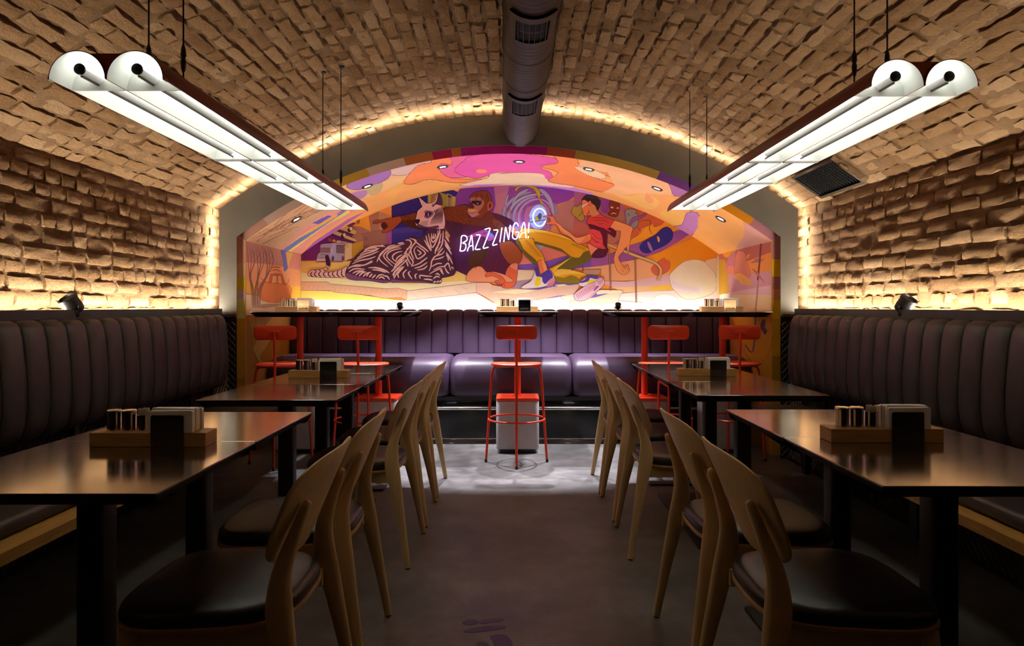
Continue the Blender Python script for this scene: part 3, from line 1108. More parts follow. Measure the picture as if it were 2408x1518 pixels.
# head
p.SO(q3(1800, 560, 1830, 440, 1830, 300, 1930, 200, 2080, 160, 2200, 180, 2280, 280, 2290, 420, 2260, 560, 2150, 660, 2050, 740, 1880, 720, 1800, 650), '7a3a20', LN, .9, 4)
p.S(q3(1830, 320, 2000, 300, 2080, 330, 2130, 420, 2080, 530, 2000, 620, 2040, 660, 1880, 720, 1790, 620, 1790, 550, 1840, 440), 'a06650', 4)
p.S(q3(1850, 390, 1920, 370, 2060, 380, 2060, 450, 1980, 470, 1900, 430, 1860, 460), '3a1830', 4)
p.S(q3(1830, 420, 1880, 430, 1920, 500, 1890, 550, 1820, 530), '54242c', 4)
p.S(q3(1790, 560, 1860, 540, 1980, 560, 1990, 600, 1880, 630, 1800, 610), 'c08a58', 4)
p.L(q3(1790, 600, 1880, 630, 1960, 600, 1990, 560), '3a1420', 1.0)
p.S(q3(1790, 620, 1880, 645, 1990, 610, 1960, 680, 1880, 715), 'b0748c', 4)
p.E(*q3(1995, 430)[0], 2.6, 2.2, '88809c', line='20102a')
p.E(*q3(1855, 400)[0], 1.6, 1.8, '88809c', line='20102a')
p.SO(q3(2200, 420, 2260, 380, 2310, 420, 2320, 500, 2260, 570, 2200, 590, 2190, 500), 'b0582c', LN, .9, 4)
p.S(q3(2225, 450, 2265, 420, 2285, 480, 2240, 540), '6a2a24', 4)
for k in range(22):
    x, y = 1115 + (k * 13) % 38, 452 + (k * 5) % 18
    p.L([(x, y), (x + 2, y + 4), (x + 3, y + 7)], '4a1e18', .9)
p.S(q5(-280, 1130, 60, 980, 240, 1060, 290, 1150, 180, 1220, 80, 1130, -60, 1120), 'a84c80', 4)
p.S(q5(100, 1020, 230, 1050, 280, 1120, 200, 1130), '7a78c0', 4)
p.build('painted_ape', wall_back)

# ---- striped cat
c_ = Paint(on_back, 270)
LIGHT, DARK = 'e2c0b8', '4c2c44'
c_.SO(q2(1030, 590, 900, 660, 700, 705, 560, 705, 640, 640, 690, 560, 650, 380, 615, 350, 580, 390, 600, 540, 560, 630, 400, 655, 280, 670, 225, 740, 215, 790, 400, 815, 700, 825, 1010, 795), 'deb8b4', DARK, 1.0, 3)
c_.S(q2(580, 390, 615, 350, 655, 390, 685, 560, 605, 555), '40203c', 3)
for k, (x0, x1) in enumerate(((330, 270), (410, 350), (500, 440), (590, 540), (690, 640), (780, 730), (870, 830), (950, 920))):
    c_.L(q2(x0 - 20, 700 - max(0, k - 4) * 16, x1, 760, x1 + 60, 815), DARK, 2.8)
for a in ((540, 650, 580, 690), (600, 600, 640, 640), (440, 660, 500, 700), (350, 665, 400, 700), (620, 570, 680, 590)):
    c_.L(q2(*a), DARK, 2.2, 0)
body = q2(1030, 640, 1080, 580, 1130, 480, 1250, 340, 1400, 220, 1560, 165, 1760, 138, 1900, 140, 2080, 95, 2250, 78) + \
    q3(460, 1225, 560, 1170, 640, 1130, 760, 1160, 850, 1110, 905, 1040, 930, 980, 1290, 940, 1300, 1080, 1380, 1200, 1430, 1400) + \
    q4(1450, 300, 1490, 500, 1530, 650, 1500, 760, 1380, 805, 1240, 835, 1240, 900, 1200, 950, 1050, 945, 800, 930, 400, 925, 200, 930) + \
    q2(1980, 915, 1800, 935, 1500, 890, 1200, 880, 1050, 840, 1000, 760)
c_.SO(body, DARK, '30183a', 1.1, 3)
# light bands on the dark coat: haunch, flank, shoulder, chest, legs
bands = [
    (q2, 1050, 640, 1150, 590, 1330, 590), (q2, 1070, 710, 1200, 640, 1420, 650), (q2, 1150, 740, 1250, 690, 1400, 680), (q2, 1210, 780, 1300, 710, 1400, 700), (q2, 1290, 800, 1340, 740, 1440, 700),
    (q2, 1370, 810, 1440, 740, 1540, 710), (q2, 1440, 800, 1500, 720), (q2, 1500, 820, 1570, 740), (q2, 1560, 840, 1640, 760), (q2, 1640, 850, 1720, 770, 1820, 770), (q2, 1700, 850, 1760, 810, 1830, 860),
    (q2, 1800, 790, 1880, 800, 1930, 870), (q2, 1480, 620, 1640, 620, 1820, 680, 1930, 730), (q2, 1560, 660, 1700, 670, 1850, 720), (q2, 1600, 600, 1760, 640, 1900, 700),
    (q2, 1100, 600, 1240, 560, 1400, 560, 1570, 460), (q2, 1140, 540, 1300, 470, 1500, 430, 1640, 380), (q2, 1180, 480, 1350, 400, 1540, 340, 1700, 270), (q2, 1240, 420, 1400, 330, 1600, 270, 1720, 200),
    (q2, 1300, 350, 1430, 270, 1640, 240, 1640, 200, 1480, 220, 1390, 270), (q2, 1420, 560, 1500, 520, 1580, 490), (q2, 1400, 240, 1540, 180, 1720, 160, 1790, 180), (q2, 1700, 160, 1780, 150, 1830, 180),
    (q2, 1660, 500, 1720, 380, 1900, 180, 2060, 140), (q2, 1900, 600, 1740, 470, 1720, 360, 1860, 230, 2120, 150, 2250, 110), (q2, 2000, 590, 1830, 420, 1820, 330, 1960, 220, 2160, 180),
    (q2, 2070, 560, 1890, 420, 1890, 320, 2000, 250, 2180, 210), (q2, 2080, 500, 2000, 430, 2000, 360, 2080, 300, 2200, 270), (q2, 2060, 480, 2100, 400, 2200, 340), (q2, 2100, 110, 2230, 90),
    (q2, 2040, 620, 2150, 480, 2260, 340, 2300, 200), (q2, 1960, 700, 2060, 600, 2200, 440, 2330, 330), (q2, 1990, 780, 2050, 680, 2180, 560, 2330, 420), (q2, 2020, 850, 2090, 720, 2240, 590),
    (q4, 470, 40, 560, 40, 600, 120, 500, 260, 440, 330), (q4, 560, 0, 700, 50, 620, 170, 560, 300, 540, 380), (q4, 720, 160, 660, 240, 680, 330, 740, 430, 880, 340, 880, 280, 780, 200, 720, 160),
    (q4, 720, 240, 780, 280, 800, 320, 740, 350), (q4, 640, 20, 760, 130, 900, 230, 960, 290), (q4, 580, 180, 600, 320, 660, 450), (q4, 540, 330, 590, 420, 640, 500, 600, 590),
    (q4, 600, 590, 760, 530, 860, 460, 940, 400), (q4, 660, 630, 800, 590, 940, 500), (q4, 720, 665, 860, 640, 940, 570), (q4, 510, 300, 520, 420, 600, 560), (q4, 480, 440, 520, 540, 530, 590),
    (q4, 230, 620, 330, 470, 480, 330), (q4, 190, 700, 320, 560, 470, 440), (q4, 230, 820, 260, 700, 440, 590), (q4, 340, 830, 320, 740, 440, 610), (q4, 460, 840, 430, 740, 510, 650), (q4, 620, 860, 540, 740, 580, 690),
    (q4, 700, 850, 680, 780, 720, 740), (q4, 790, 850, 780, 780, 900, 790, 1040, 800), (q4, 860, 860, 960, 860, 1050, 880), (q4, 1060, 930, 1120, 900), (q4, 1130, 930, 1180, 890), (q4, 1190, 930, 1230, 880), (q4, 1060, 850, 1130, 800, 1200, 820),
    (q4, 970, 690, 1010, 600, 1030, 480, 1100, 380, 1240, 330, 1300, 260), (q4, 1020, 600, 1150, 530, 1250, 530), (q4, 1060, 660, 1200, 600, 1290, 590, 1370, 520, 1400, 590, 1430, 680), (q4, 980, 750, 1100, 680, 1220, 640, 1260, 720),
    (q4, 1300, 600, 1350, 700, 1400, 740), (q4, 1200, 660, 1280, 760), (q4, 1110, 760, 1150, 740, 1200, 780), (q4, 1330, 290, 1400, 400, 1470, 540), (q4, 1330, 340, 1370, 400, 1380, 480), (q4, 1310, 150, 1400, 260, 1450, 340), (q4, 1440, 600, 1490, 640),
    (q4, 1100, 330, 1120, 220, 1220, 60), (q4, 1120, 380, 1200, 280, 1270, 200), (q4, 1060, 450, 1200, 420, 1290, 380),
    (q3, 1080, 1060, 1050, 1160, 1100, 1130, 1110, 1060), (q3, 1030, 1050, 1020, 1180, 1060, 1240, 1150, 1120, 1160, 990), (q3, 960, 1060, 990, 1220, 1050, 1350, 1190, 1060, 1190, 960), (q3, 910, 1100, 940, 1240, 1030, 1410), (q3, 870, 1190, 960, 1340, 1020, 1430),
    (q3, 1110, 1450, 1170, 1290, 1230, 1050), (q3, 1150, 1440, 1230, 1320, 1260, 1200, 1270, 1000), (q3, 1290, 1180, 1360, 1300, 1420, 1400), (q3, 1310, 1110, 1400, 1240), (q3, 1300, 1260, 1400, 1420),
]
for b in bands:
    c_.L(b[0](*b[1:]), LIGHT, 3.3)
c_.S(q2(1000, 760, 1060, 730, 1250, 800, 1500, 850, 1960, 900, 1900, 930, 1500, 885, 1200, 875, 1050, 835), '7a4878', 3)
c_.S(q4(190, 860, 420, 890, 800, 900, 1000, 930, 800, 925, 400, 920, 210, 925), '7a4878', 3)
# head
head = q3(680, 840, 690, 760, 720, 640, 730, 590, 780, 540, 830, 490, 810, 460, 750, 330, 735, 260, 780, 310, 850, 370, 925, 425, 1030, 415, 1120, 330, 1150, 190, 1190, 220, 1240, 320, 1250, 480, 1280, 620, 1310, 760, 1290, 960, 1100, 960, 900, 950, 740, 920)
c_.SO(head, 'd4b0b4', '30183a', 1.0, 2)
c_.S(q3(1030, 460, 1110, 360, 1160, 190, 1230, 310, 1250, 470, 1120, 450, 1060, 500), '4c2c50', 3)
c_.L(q3(1040, 470, 1120, 370, 1155, 200), LIGHT, 2.0)
c_.S(q3(745, 280, 800, 380, 910, 430, 830, 460), 'c8a4b4', 3)
c_.L(q3(750, 300, 790, 420, 820, 480), '30183a', 1.6)
c_.SO(q3(880, 590, 960, 582, 1060, 612, 1050, 670, 960, 735, 890, 725, 872, 680), '8a6484', '30183a', .9, 4)
c_.SO(q3(905, 615, 960, 605, 1030, 625, 1010, 670, 950, 715, 905, 700, 890, 660), '3a1c48', '30183a', .6, 4)
c_.L(q3(945, 630, 960, 660, 945, 700), 'd4b0c4', 1.6)
c_.S(q3(790, 600, 870, 590, 880, 680, 800, 740, 720, 740, 730, 680), 'd8a098', 4)
c_.S(q3(690, 770, 770, 760, 780, 800, 740, 860, 690, 840), '2c1430', 4)
c_.S(q3(740, 850, 800, 880, 960, 920, 1150, 890, 1180, 930, 1100, 960, 900, 950, 740, 920), '5c3858', 3)
for k in range(9):
    c_.L(q3(1060 + k * 22, 590 - k * 14 + (k % 2) * 10, 1110 + k * 18, 640, 1040 + k * 26, 760, 1000 + k * 30, 880 - k * 4), DARK, 1.9)
for k in range(6):
    c_.L(q3(1080 + k * 26, 570 - k * 8, 1120 + k * 20, 610 - k * 16), DARK, 1.7, 0)
for k in range(6):
    c_.L(q3(830 + k * 26, 800 - k * 6, 800 + k * 26, 860, 820 + k * 26, 890), DARK, 1.0)
c_.build('painted_cat', wall_back)

# ---- doorway in the whirl, falling man, rail and masks
m_ = Paint(on_back, 180)
m_.E(1266, 510, 21.5, 30, 'a4bcdc', 0.1, 32, '5a5a90', .9)
m_.S(q5(1020, 700, 1100, 690, 1180, 560, 1100, 520, 1050, 600), 'b4ccec', 3)
m_.SO(q5(1150, 740, 1180, 700, 1230, 730, 1220, 800, 1160, 780), 'b4b420', '4a4a30', .7, 3)
m_.SO(q5(1200, 700, 1240, 640, 1280, 660, 1270, 740, 1240, 770), '4a5068', '20202c', .7, 4)
m_.L(q5(1010, 740, 1080, 750, 1210, 690), '4a4a60', .9)
# rail
for a in ((740, 220, 770, 1100), (1285, 400, 1305, 1350)):
    x0, y0, x1, y1 = a
    m_.L(q8(x0, y0, x1, y1), LN, 3.4, 0, False)
    m_.L(q8(x0, y0, x1, y1), 'b07a54', 2.2, 0, False)
m_.L(q8(180, 560, 190, 680), '6a4860', 2, 0, False)
RAIL = (690, 130, 900, 215, 1300, 370, 1600, 480, 1740, 550, 1810, 640, 1815, 740, 1760, 880)
m_.L(q8(*RAIL), '6a4840', 7.6, 5, False)
m_.L(q8(*RAIL), 'd8b878', 6.0, 5, False)
m_.L([(x - 1.6, y + 1.6) for x, y in q8(*RAIL)], 'a07c48', 1.2, 5, False)
# masks, plain
m_.SO(q7(740, 440, 790, 365, 930, 370, 960, 470, 940, 620, 890, 710, 760, 690, 700, 640, 750, 580), '7c3420', LN, .9, 4)
m_.S(q7(760, 505, 800, 495, 830, 520, 790, 530), 'd8b8d0', 3)
m_.S(q7(895, 520, 930, 510, 935, 535, 900, 540), 'd8b8d0', 3)
m_.L(q7(780, 655, 830, 630, 890, 650), 'd8a0a8', 2.4)
m_.L(q7(840, 540, 830, 600, 880, 605), '4a1814', 1.2)
m_.SO(q7(1070, 590, 1130, 550, 1280, 560, 1330, 650, 1350, 850, 1290, 940, 1230, 950, 1110, 880, 1080, 700), '8a8890', LN, .9, 4)
m_.SO(q7(1150, 870, 1240, 720, 1400, 690, 1530, 605, 1540, 640, 1420, 740, 1270, 800, 1180, 890), '8a58a0', LN, .8, 3)
m_.L(q7(1120, 640, 1170, 690), '2a2030', 1.4, 0)
m_.L(q7(1290, 610, 1300, 660), '2a2030', 1.4, 0)
m_.L(q7(1360, 830, 1430, 790, 1600, 790, 1580, 960, 1640, 1080), '8a4848', 1.8)
m_.L(q7(1320, 930, 1390, 980, 1410, 1040), '8a4848', 1.6)
m_.SO(q7(1380, 1340, 1480, 1220, 1700, 1090, 1860, 950, 1980, 930, 2070, 1030, 2050, 1180, 1900, 1310, 1700, 1400, 1560, 1470, 1430, 1440), '34308c', '1c1450', 1.0, 4)
m_.S(q7(1540, 1240, 1590, 1260, 1650, 1400, 1620, 1430, 1560, 1340), 'a070a8', 4)
m_.S(q7(1740, 1130, 1780, 1130, 1800, 1210, 1770, 1240), 'e0a050', 4)
m_.L(q7(1440, 1360, 1520, 1390, 1540, 1430), '1c1450', 1.0)
m_.SO(q7(0, 480, 60, 500, 150, 430, 170, 600, 220, 700, 200, 780, 110, 800, 60, 740, -60, 620), 'a8923c', LN, .9, 3)
m_.L(q7(80, 700, 140, 660, 160, 600), '5a4420', 1.2)
m_.build('painted_masks', wall_back)

h = Paint(on_back, 230)
SK, SKD, SKL = 'e08250', 'b85a38', 'eea06a'
SHR, SHD = 'cc4444', '5a1838'
PT, PTD, PTL = 'dcA41e', '6c6428', 'ecc850'
# far arm
h.SO(q7(830, 800, 900, 800, 1150, 890, 1240, 960, 1200, 1060, 1140, 1500) + q8(1100, 180, 1020, 290, 930, 400, 1000, 540, 1060, 600, 1110, 590, 1110, 540, 1150, 590, 1120, 650, 1170, 650, 1150, 700, 1060, 770, 930, 710, 870, 600, 830, 430, 880, 260, 940, 80) + q7(980, 1010, 860, 1000, 760, 930), 'e89a62', '6a3030', .8, 2)
h.L(q8(1020, 600, 1090, 660), '8a4838', .8, 0)
h.L(q8(980, 640, 1060, 720), '8a4838', .8, 0)
# legs
h.SO(q5(800, 1180, 840, 960, 1060, 955, 1350, 990, 1600, 1060, 1850, 1150, 2010, 1260, 2100, 1290, 2300, 1390) + q8(340, 260, 330, 400, 250, 500, 0, 620) + q6(1900, 660, 2000, 700, 2230, 770, 2100, 830, 2080, 920, 1900, 950, 1560, 900, 1520, 760, 1440, 650, 1500, 610, 1850, 400, 1750, 300, 1400, 170, 1150, 110, 1100, 0), PT, '4a3a18', .9, 3)
h.S(q6(1150, 60, 1400, 130, 1700, 220, 1900, 380, 2080, 400, 2160, 290, 2322, 260, 2322, 420, 2200, 520, 1900, 650, 1560, 640, 1700, 500, 1850, 400, 1700, 280, 1350, 170, 1150, 110), PTD, 2)
h.S(q6(1560, 800, 1750, 830, 1900, 770, 2080, 850, 2070, 930, 1900, 945, 1580, 900), '8a7c20', 2)
h.S(q6(1520, 640, 1700, 520, 1860, 420, 1700, 560, 1560, 680, 1520, 720), PTL, 2)
h.S(q6(1540, 720, 1700, 640, 2000, 690, 2220, 760, 2000, 740, 1760, 760, 1600, 790), PTL, 2)
h.S(q5(860, 1000, 1060, 965, 1350, 1000, 1750, 1110, 1980, 1240, 1700, 1130, 1400, 1040, 1100, 1040), PTL, 2)
h.SO(q6(800, 20, 1090, 0, 1140, 120, 1250, 260, 1320, 380, 1340, 470, 1200, 470, 1180, 570, 1080, 500, 950, 370, 800, 180, 740, 60), PT, '4a3a18', .9, 2)
h.S(q6(740, 20, 830, 60, 900, 220, 1080, 380, 1180, 480, 1180, 570, 1080, 500, 950, 370, 800, 180), PTD, 2)
for k in range(14):
    h.L(q6(900 + k * 24, 60 + k * 26, 960 + k * 24, 40 + k * 26, 1000 + k * 23, 70 + k * 26), '8a6a18', .8)
for k in range(12):
    h.L(q5(1100 + k * 70, 1040 + k * 16, 1150 + k * 70, 1020 + k * 17, 1190 + k * 70, 1050 + k * 17), 'a07c18', .8)
for k in range(9):
    h.L(q6(1560 + k * 40, 640 - k * 28, 1620 + k * 36, 620 - k * 26), 'f2da78', 1.2, 0)
for k in range(8):
    h.L(q8(-40 + k * 38, 90 + k * 14, -20 + k * 38, 160 + k * 16), '4a3a18', 1.2, 0)
h.SO(q6(1200, 480, 1330, 470, 1400, 660, 1260, 740, 1230, 640), SK, '6a3030', .7, 3)
h.S(q6(1290, 480, 1330, 470, 1400, 660, 1340, 690), SKL, 2)
# shoes
h.SO(q6(860, 1020, 930, 970, 1050, 900, 1120, 760, 1140, 640, 1180, 620, 1230, 700, 1240, 750, 1330, 720, 1400, 670, 1500, 700, 1560, 900, 1480, 990, 1400, 1010, 1200, 1050, 900, 1060), 'ece0e4', LN, .9, 3)
h.S(q6(1140, 640, 1180, 625, 1230, 700, 1250, 760, 1350, 710, 1400, 665, 1490, 700, 1520, 820, 1440, 880, 1360, 960, 1300, 900, 1290, 820, 1180, 800, 1150, 720), '5040a8', 3)
h.S(q6(1180, 820, 1250, 820, 1250, 980, 1140, 990), 'f2dc20', 3)
h.S(q6(1460, 860, 1550, 840, 1550, 930, 1470, 1000, 1380, 1005), 'd890b0', 3)
h.L(q6(880, 1050, 1200, 1040, 1420, 990, 1540, 910), '4a2848', 1.0)
h.L(q6(1490, 960, 1560, 1090, 1700, 1260, 1800, 1290), 'e8a8a0', .9)
h.SO(q8(120, 900, 200, 860, 300, 780, 400, 790, 540, 820, 470, 920, 350, 1010, 120, 1000), 'e6dce8', LN, .8, 3)
h.S(q8(120, 900, 220, 870, 300, 780, 520, 815, 460, 860, 340, 830, 300, 900, 140, 940), '5848ac', 3)
h.S(q8(270, 930, 340, 870, 450, 880, 440, 930, 320, 960), 'f2dc20', 3)
h.SO(q8(0, 1180, 200, 1020, 450, 900, 570, 820, 640, 900, 600, 1010, 400, 1180, 250, 1290, 60, 1310), 'ecbcd0', '6a3868', 1.0, 4)
for k in range(12):
    x = 40 + k * 34
    h.L(q8(x, 1160 - k * 22, x + 30, 1230 - k * 20, x + 70, 1290 - k * 26), '7a4878', 1.1)
for k in range(5):
    h.L(q8(480 + k * 28, 900 - k * 18, 560 + k * 14, 980 - k * 22), '7a4878', 1.0, 0)
h.S(q8(410, 1080, 490, 1000, 520, 1010, 430, 1100), '8a4aa0', 3)
# torso, shirt
h.SO(q8(280, 60, 520, 200, 360, 370, 300, 200), 'e08a66', '6a3030', .7, 0)
h.SO(q8(360, 375, 520, 200, 690, 195, 712, 260, 650, 380, 500, 410), '54203c', '30102c', .8, 3)
h.SO(q7(330, 690, 460, 680, 550, 635, 600, 690, 780, 750, 830, 800, 760, 930, 880, 1010, 850, 1150, 710, 1060, 690, 1370, 520, 1370, 420, 1330, 260, 1240, 150, 1260, 130, 1205, 310, 1080, 340, 960, 290, 880, 270, 790), SHR, '4a1424', .9, 2)
h.S(q7(300, 860, 420, 880, 560, 930, 700, 960, 760, 930, 880, 1010, 850, 1150, 700, 1050, 690, 1370, 610, 1290, 600, 1180, 540, 1010, 360, 970), SHD, 2)
h.S(q7(330, 970, 520, 1010, 600, 1180, 560, 1300, 400, 1260, 310, 1120), 'd84c50', 2)
for a in ((360, 740, 560, 720, 700, 760), (400, 790, 600, 780, 740, 830), (500, 860, 640, 850), (340, 1120, 460, 1220, 560, 1250), (420, 1190, 500, 1260), (360, 1040, 480, 1150, 600, 1180)):
    h.L(q7(*a), '7a1c34', 1.2)
for a in ((380, 710, 520, 690, 640, 720), (330, 1180, 420, 1290, 600, 1320), (360, 1060, 420, 1130)):
    h.L(q7(*a), 'f07068', 1.3)
h.S(q7(580, 910, 700, 970, 790, 1030, 700, 1000), SHR, 2)
# near arm to the doorway
h.SO(q5(1305, 712, 1400, 690, 1530, 710, 1590, 800, 1700, 920, 1880, 1030, 2010, 1140, 2200, 1100, 2300, 1060, 2310, 1200, 2060, 1290, 1900, 1150, 1700, 1060, 1640, 960, 1570, 880, 1460, 870, 1360, 855, 1370, 830, 1440, 815, 1470, 770, 1420, 720), SK, '6a2c2c', .9, 3)
h.S(q5(1600, 830, 1800, 1000, 2010, 1150, 2200, 1120, 2060, 1260, 1850, 1100, 1680, 980), SKL, 3)
for k in range(3):
    h.L(q5(1400 + k * 10, 740 + k * 36, 1440, 760 + k * 30, 1480, 790 + k * 22), '8a3428', .9)
# head
h.SO(q7(170, 370, 165, 520, 170, 590, 190, 640, 230, 690, 340, 680, 460, 690, 540, 640, 470, 570, 480, 460, 380, 360, 260, 350), SK, '5a2828', .8, 3)
h.S(q7(330, 520, 440, 500, 470, 600, 530, 640, 440, 690, 350, 680, 310, 600), 'c88a5c', 3)
h.S(q7(300, 540, 330, 640, 240, 690, 300, 600), SKD, 3)
h.SO(q7(165, 460, 300, 410, 310, 435, 165, 535), 'ecc4a8', '6a3838', .6, 0)
h.SO(q7(165, 360, 200, 300, 270, 250, 330, 255, 400, 232, 480, 275, 520, 340, 552, 370, 545, 470, 500, 565, 470, 540, 440, 470, 380, 430, 350, 370, 300, 395, 220, 350), '34262c', '18101a', .8, 3)
for k in range(6):
    h.L(q7(230 + k * 48, 330 - k * 6, 290 + k * 46, 270 + k * 6, 340 + k * 36, 300 + k * 16), '5a4640', .9)
h.SO(q7(305, 400, 330, 370, 360, 400, 350, 460, 310, 470), SK, '5a2828', .8, 4)
h.L(q7(190, 640, 170, 600, 215, 590), '5a2828', .8)
h.build('painted_man', wall_back)

# ---- soffit of the niche: one curved mesh, a colour per small face
NU, NV = 760, 110
us = np.linspace(-An, An, NU + 1)
ys = np.linspace(Y_NICHE, Y_BACK, NV + 1)
U, Yg = np.meshgrid(us, ys, indexing='ij')
X, Z = XO + Rn * np.sin(U), Zn + Rn * np.cos(U)
verts = np.stack([X, Yg, Z], -1).reshape(-1, 3)
idx = np.arange((NU + 1) * (NV + 1)).reshape(NU + 1, NV + 1)
faces = np.stack([idx[:-1, :-1], idx[:-1, 1:], idx[1:, 1:], idx[1:, :-1]], -1).reshape(-1, 4)
ctr = verts[faces].mean(1)
PXc = VX + F_PX * ctr[:, 0] / ctr[:, 1]
PYc = VY - F_PX * (ctr[:, 2] - CAM_Z) / ctr[:, 1]


def inside(poly):
    P = np.array(poly)
    r = np.zeros(len(PXc), bool)
    x0, y0 = P.min(0) - 1
    x1, y1 = P.max(0) + 1
    sel = np.where((PXc > x0) & (PXc < x1) & (PYc > y0) & (PYc < y1))[0]
    px, py = PXc[sel], PYc[sel]
    rr = np.zeros(len(sel), bool)
    for i in range(len(P)):
        xa, ya = P[i - 1]
        xb, yb = P[i]
        if ya == yb:
            continue
        cnd = ((ya > py) != (yb > py)) & (px < (xb - xa) * (py - ya) / (yb - ya) + xa)
        rr ^= cnd
    r[sel] = rr
    return r


cols = np.tile(np.array(hexc('eda05c')), (len(faces), 1))


def SF(poly, col, smooth=4, line=None):
    p = spline(poly, smooth, True) if smooth else poly
    if line:
        Q = np.array(p)
        ln = np.zeros(len(PXc), bool)
        for i in range(len(Q)):
            a_, b_ = Q[i - 1], Q[i]
            d = b_ - a_
            L2 = (d * d).sum() or 1e-9
            sel = np.where((PXc > min(a_[0], b_[0]) - 1) & (PXc < max(a_[0], b_[0]) + 1) & (PYc > min(a_[1], b_[1]) - 1) & (PYc < max(a_[1], b_[1]) + 1))[0]
            t = np.clip(((PXc[sel] - a_[0]) * d[0] + (PYc[sel] - a_[1]) * d[1]) / L2, 0, 1)
            dd = np.hypot(PXc[sel] - a_[0] - t * d[0], PYc[sel] - a_[1] - t * d[1])
            ln[sel[dd < 0.6]] = True
    cols[inside(p)] = hexc(col)
    if line:
        cols[ln] = hexc(line)


SF(P_(560, 600, 560, 540, 700, 440, 860, 380, 900, 420, 830, 480, 760, 520, 660, 590), 'c49a72', 0)                # branches, tan
for k in range(26):
    x0, y0 = 590 + (k * 29) % 190, 0
    y0 = 566 - (x0 - 590) * .62 + (k * 7) % 34 - 6
    dx, dy = 42 + k % 3 * 14, -24 - k % 4 * 5
    SF(P_(x0, y0, x0 + dx * .5, y0 + dy * .5 - 2, x0 + dx, y0 + dy, x0 + dx + 1.2, y0 + dy + .8, x0 + dx * .5 + 1, y0 + dy * .5 - .6, x0 + 1, y0 + 1.3), '94684a', 0)
SF(P_(655, 590, 700, 545, 760, 505, 840, 470, 860, 480, 800, 520, 735, 560, 705, 600), 'd89088', 0)
SF(qa(580, 1000, 700, 880, 1000, 680, 1160, 610, 1020, 700, 700, 930), 'a864a8', 0)
SF(qa(420, 960, 560, 840, 760, 720, 1000, 600, 1010, 630, 800, 740, 480, 980), 'e4c860', 0)
SF(qa(430, 950, 600, 830, 800, 700, 960, 600, 985, 610, 820, 720, 460, 970), '6a78b4', 0)
SF(qa(480, 900, 640, 800, 800, 690, 900, 640, 900, 660, 720, 770), 'e8a848', 0)
SF(qa(680, 720, 820, 650, 850, 660, 740, 730), '6458a8', 0)
SF(qa(820, 330, 1140, 240, 1400, 180, 1700, 200, 1580, 300, 1400, 400, 1200, 480, 1000, 560, 940, 430), 'dcb078', 3)
SF(qa(1160, 240, 1300, 200, 1700, 170, 1700, 240, 1500, 300, 1380, 300, 1340, 260), 'd0b0a8', 4, '8a6058')
SF(qa(980, 400, 1040, 350, 1180, 270, 1300, 240, 1365, 270, 1340, 330, 1200, 400, 1060, 430), '9c6cb0', 4, '5a3868')
SF(qa(1000, 470, 1160, 430, 1140, 490, 1040, 530), 'a878a0', 4)
SF(qa(1160, 420, 1290, 370, 1280, 440, 1200, 480), 'b8a070', 4)
SF(qa(1340, 430, 1560, 340, 1700, 300, 2000, 330, 2407, 290, 2407, 420, 1950, 400, 1700, 345, 1480, 400, 1370, 560), 'f0a858', 0)
SF(qa(1480, 360, 1600, 220, 1720, 190, 1680, 120, 1900, 120, 1910, 200, 1850, 260, 1900, 330, 2250, 340, 1950, 370, 1700, 340, 1560, 380), 'f4824c', 4, '8a4038')
SF(qa(1780, 240, 1820, 200, 1900, 210, 1880, 110, 2100, 110, 2000, 230, 2050, 310, 1870, 320), 'd8608c', 4, '8a3058')
SF(qa(1920, 270, 2000, 180, 2080, 130, 2420, 100) + qb(300, 110, 520, 140, 560, 180, 420, 220, 500, 260, 480, 320, 120, 270, 0, 290) + qa(2220, 300, 2100, 330), 'd8549c', 3, '8a3058')
SF(qa(2110, 260, 2150, 250, 2200, 260, 2190, 280, 2130, 285), 'f08a6a', 4)
SF(qa(1960, 390, 2200, 330, 2240, 290, 2407, 270) + qb(80, 270, 250, 260, 430, 270, 480, 320, 690, 350, 690, 380, 500, 390, 0, 380) + qa(2200, 400), 'f6c8a4', 3, 'b07868')
SF(qa(1930, 415, 2100, 385, 2407, 375) + qb(0, 365, 400, 360, 700, 385, 860, 430, 800, 440, 400, 385, 0, 380) + qa(2200, 395), 'c484d0', 0)
SF(qb(420, 210, 560, 180, 520, 110, 700, 130, 740, 200, 960, 260, 1030, 320, 940, 280, 880, 310, 1020, 360, 1000, 410, 930, 420, 700, 370, 480, 330, 560, 260), 'f4834c', 4, '8a4038')
SF(qb(760, 130, 1000, 170, 1380, 270, 1480, 370, 1500, 440, 1300, 430, 1200, 430, 1080, 440, 920, 420, 1020, 370, 960, 260, 720, 220), 'f2b080', 0)
SF(qb(690, 220, 800, 220, 940, 280, 920, 310, 820, 290), 'f4c498', 4, 'b07868')
SF(qb(1000, 430, 1150, 450, 1270, 430, 1380, 500, 1300, 560, 1160, 500), 'f4b464', 4)
SF(qb(1270, 430, 1290, 430, 1330, 490, 1300, 510, 1260, 480), 'f09868', 4)
SF(qb(1380, 240, 1700, 380, 1620, 430, 1500, 450, 1460, 360), 'a4689c', 3, '6a3868')
SF(qb(1380, 600, 1440, 560, 1600, 590, 1590, 640, 1540, 690, 1450, 650), 'f4b05c', 3)
SF(qb(1600, 590, 1690, 590, 1700, 690, 1620, 770, 1480, 700, 1560, 680), 'b478b0', 4, '6a3868')
SF(qb(1690, 620, 1800, 560, 1960, 560, 2100, 700, 2080, 830, 1850, 920, 1640, 780, 1690, 700), 'f0a45a', 0)
SF(qb(2050, 620, 2290, 820, 1990, 880, 2070, 760), 'cc9484', 0)
soffit = structure(flat_faces(verts.tolist(), faces.tolist(), cols, 'ceiling_niche'))
soffit.data.polygons.foreach_set('use_smooth', [True] * len(faces))

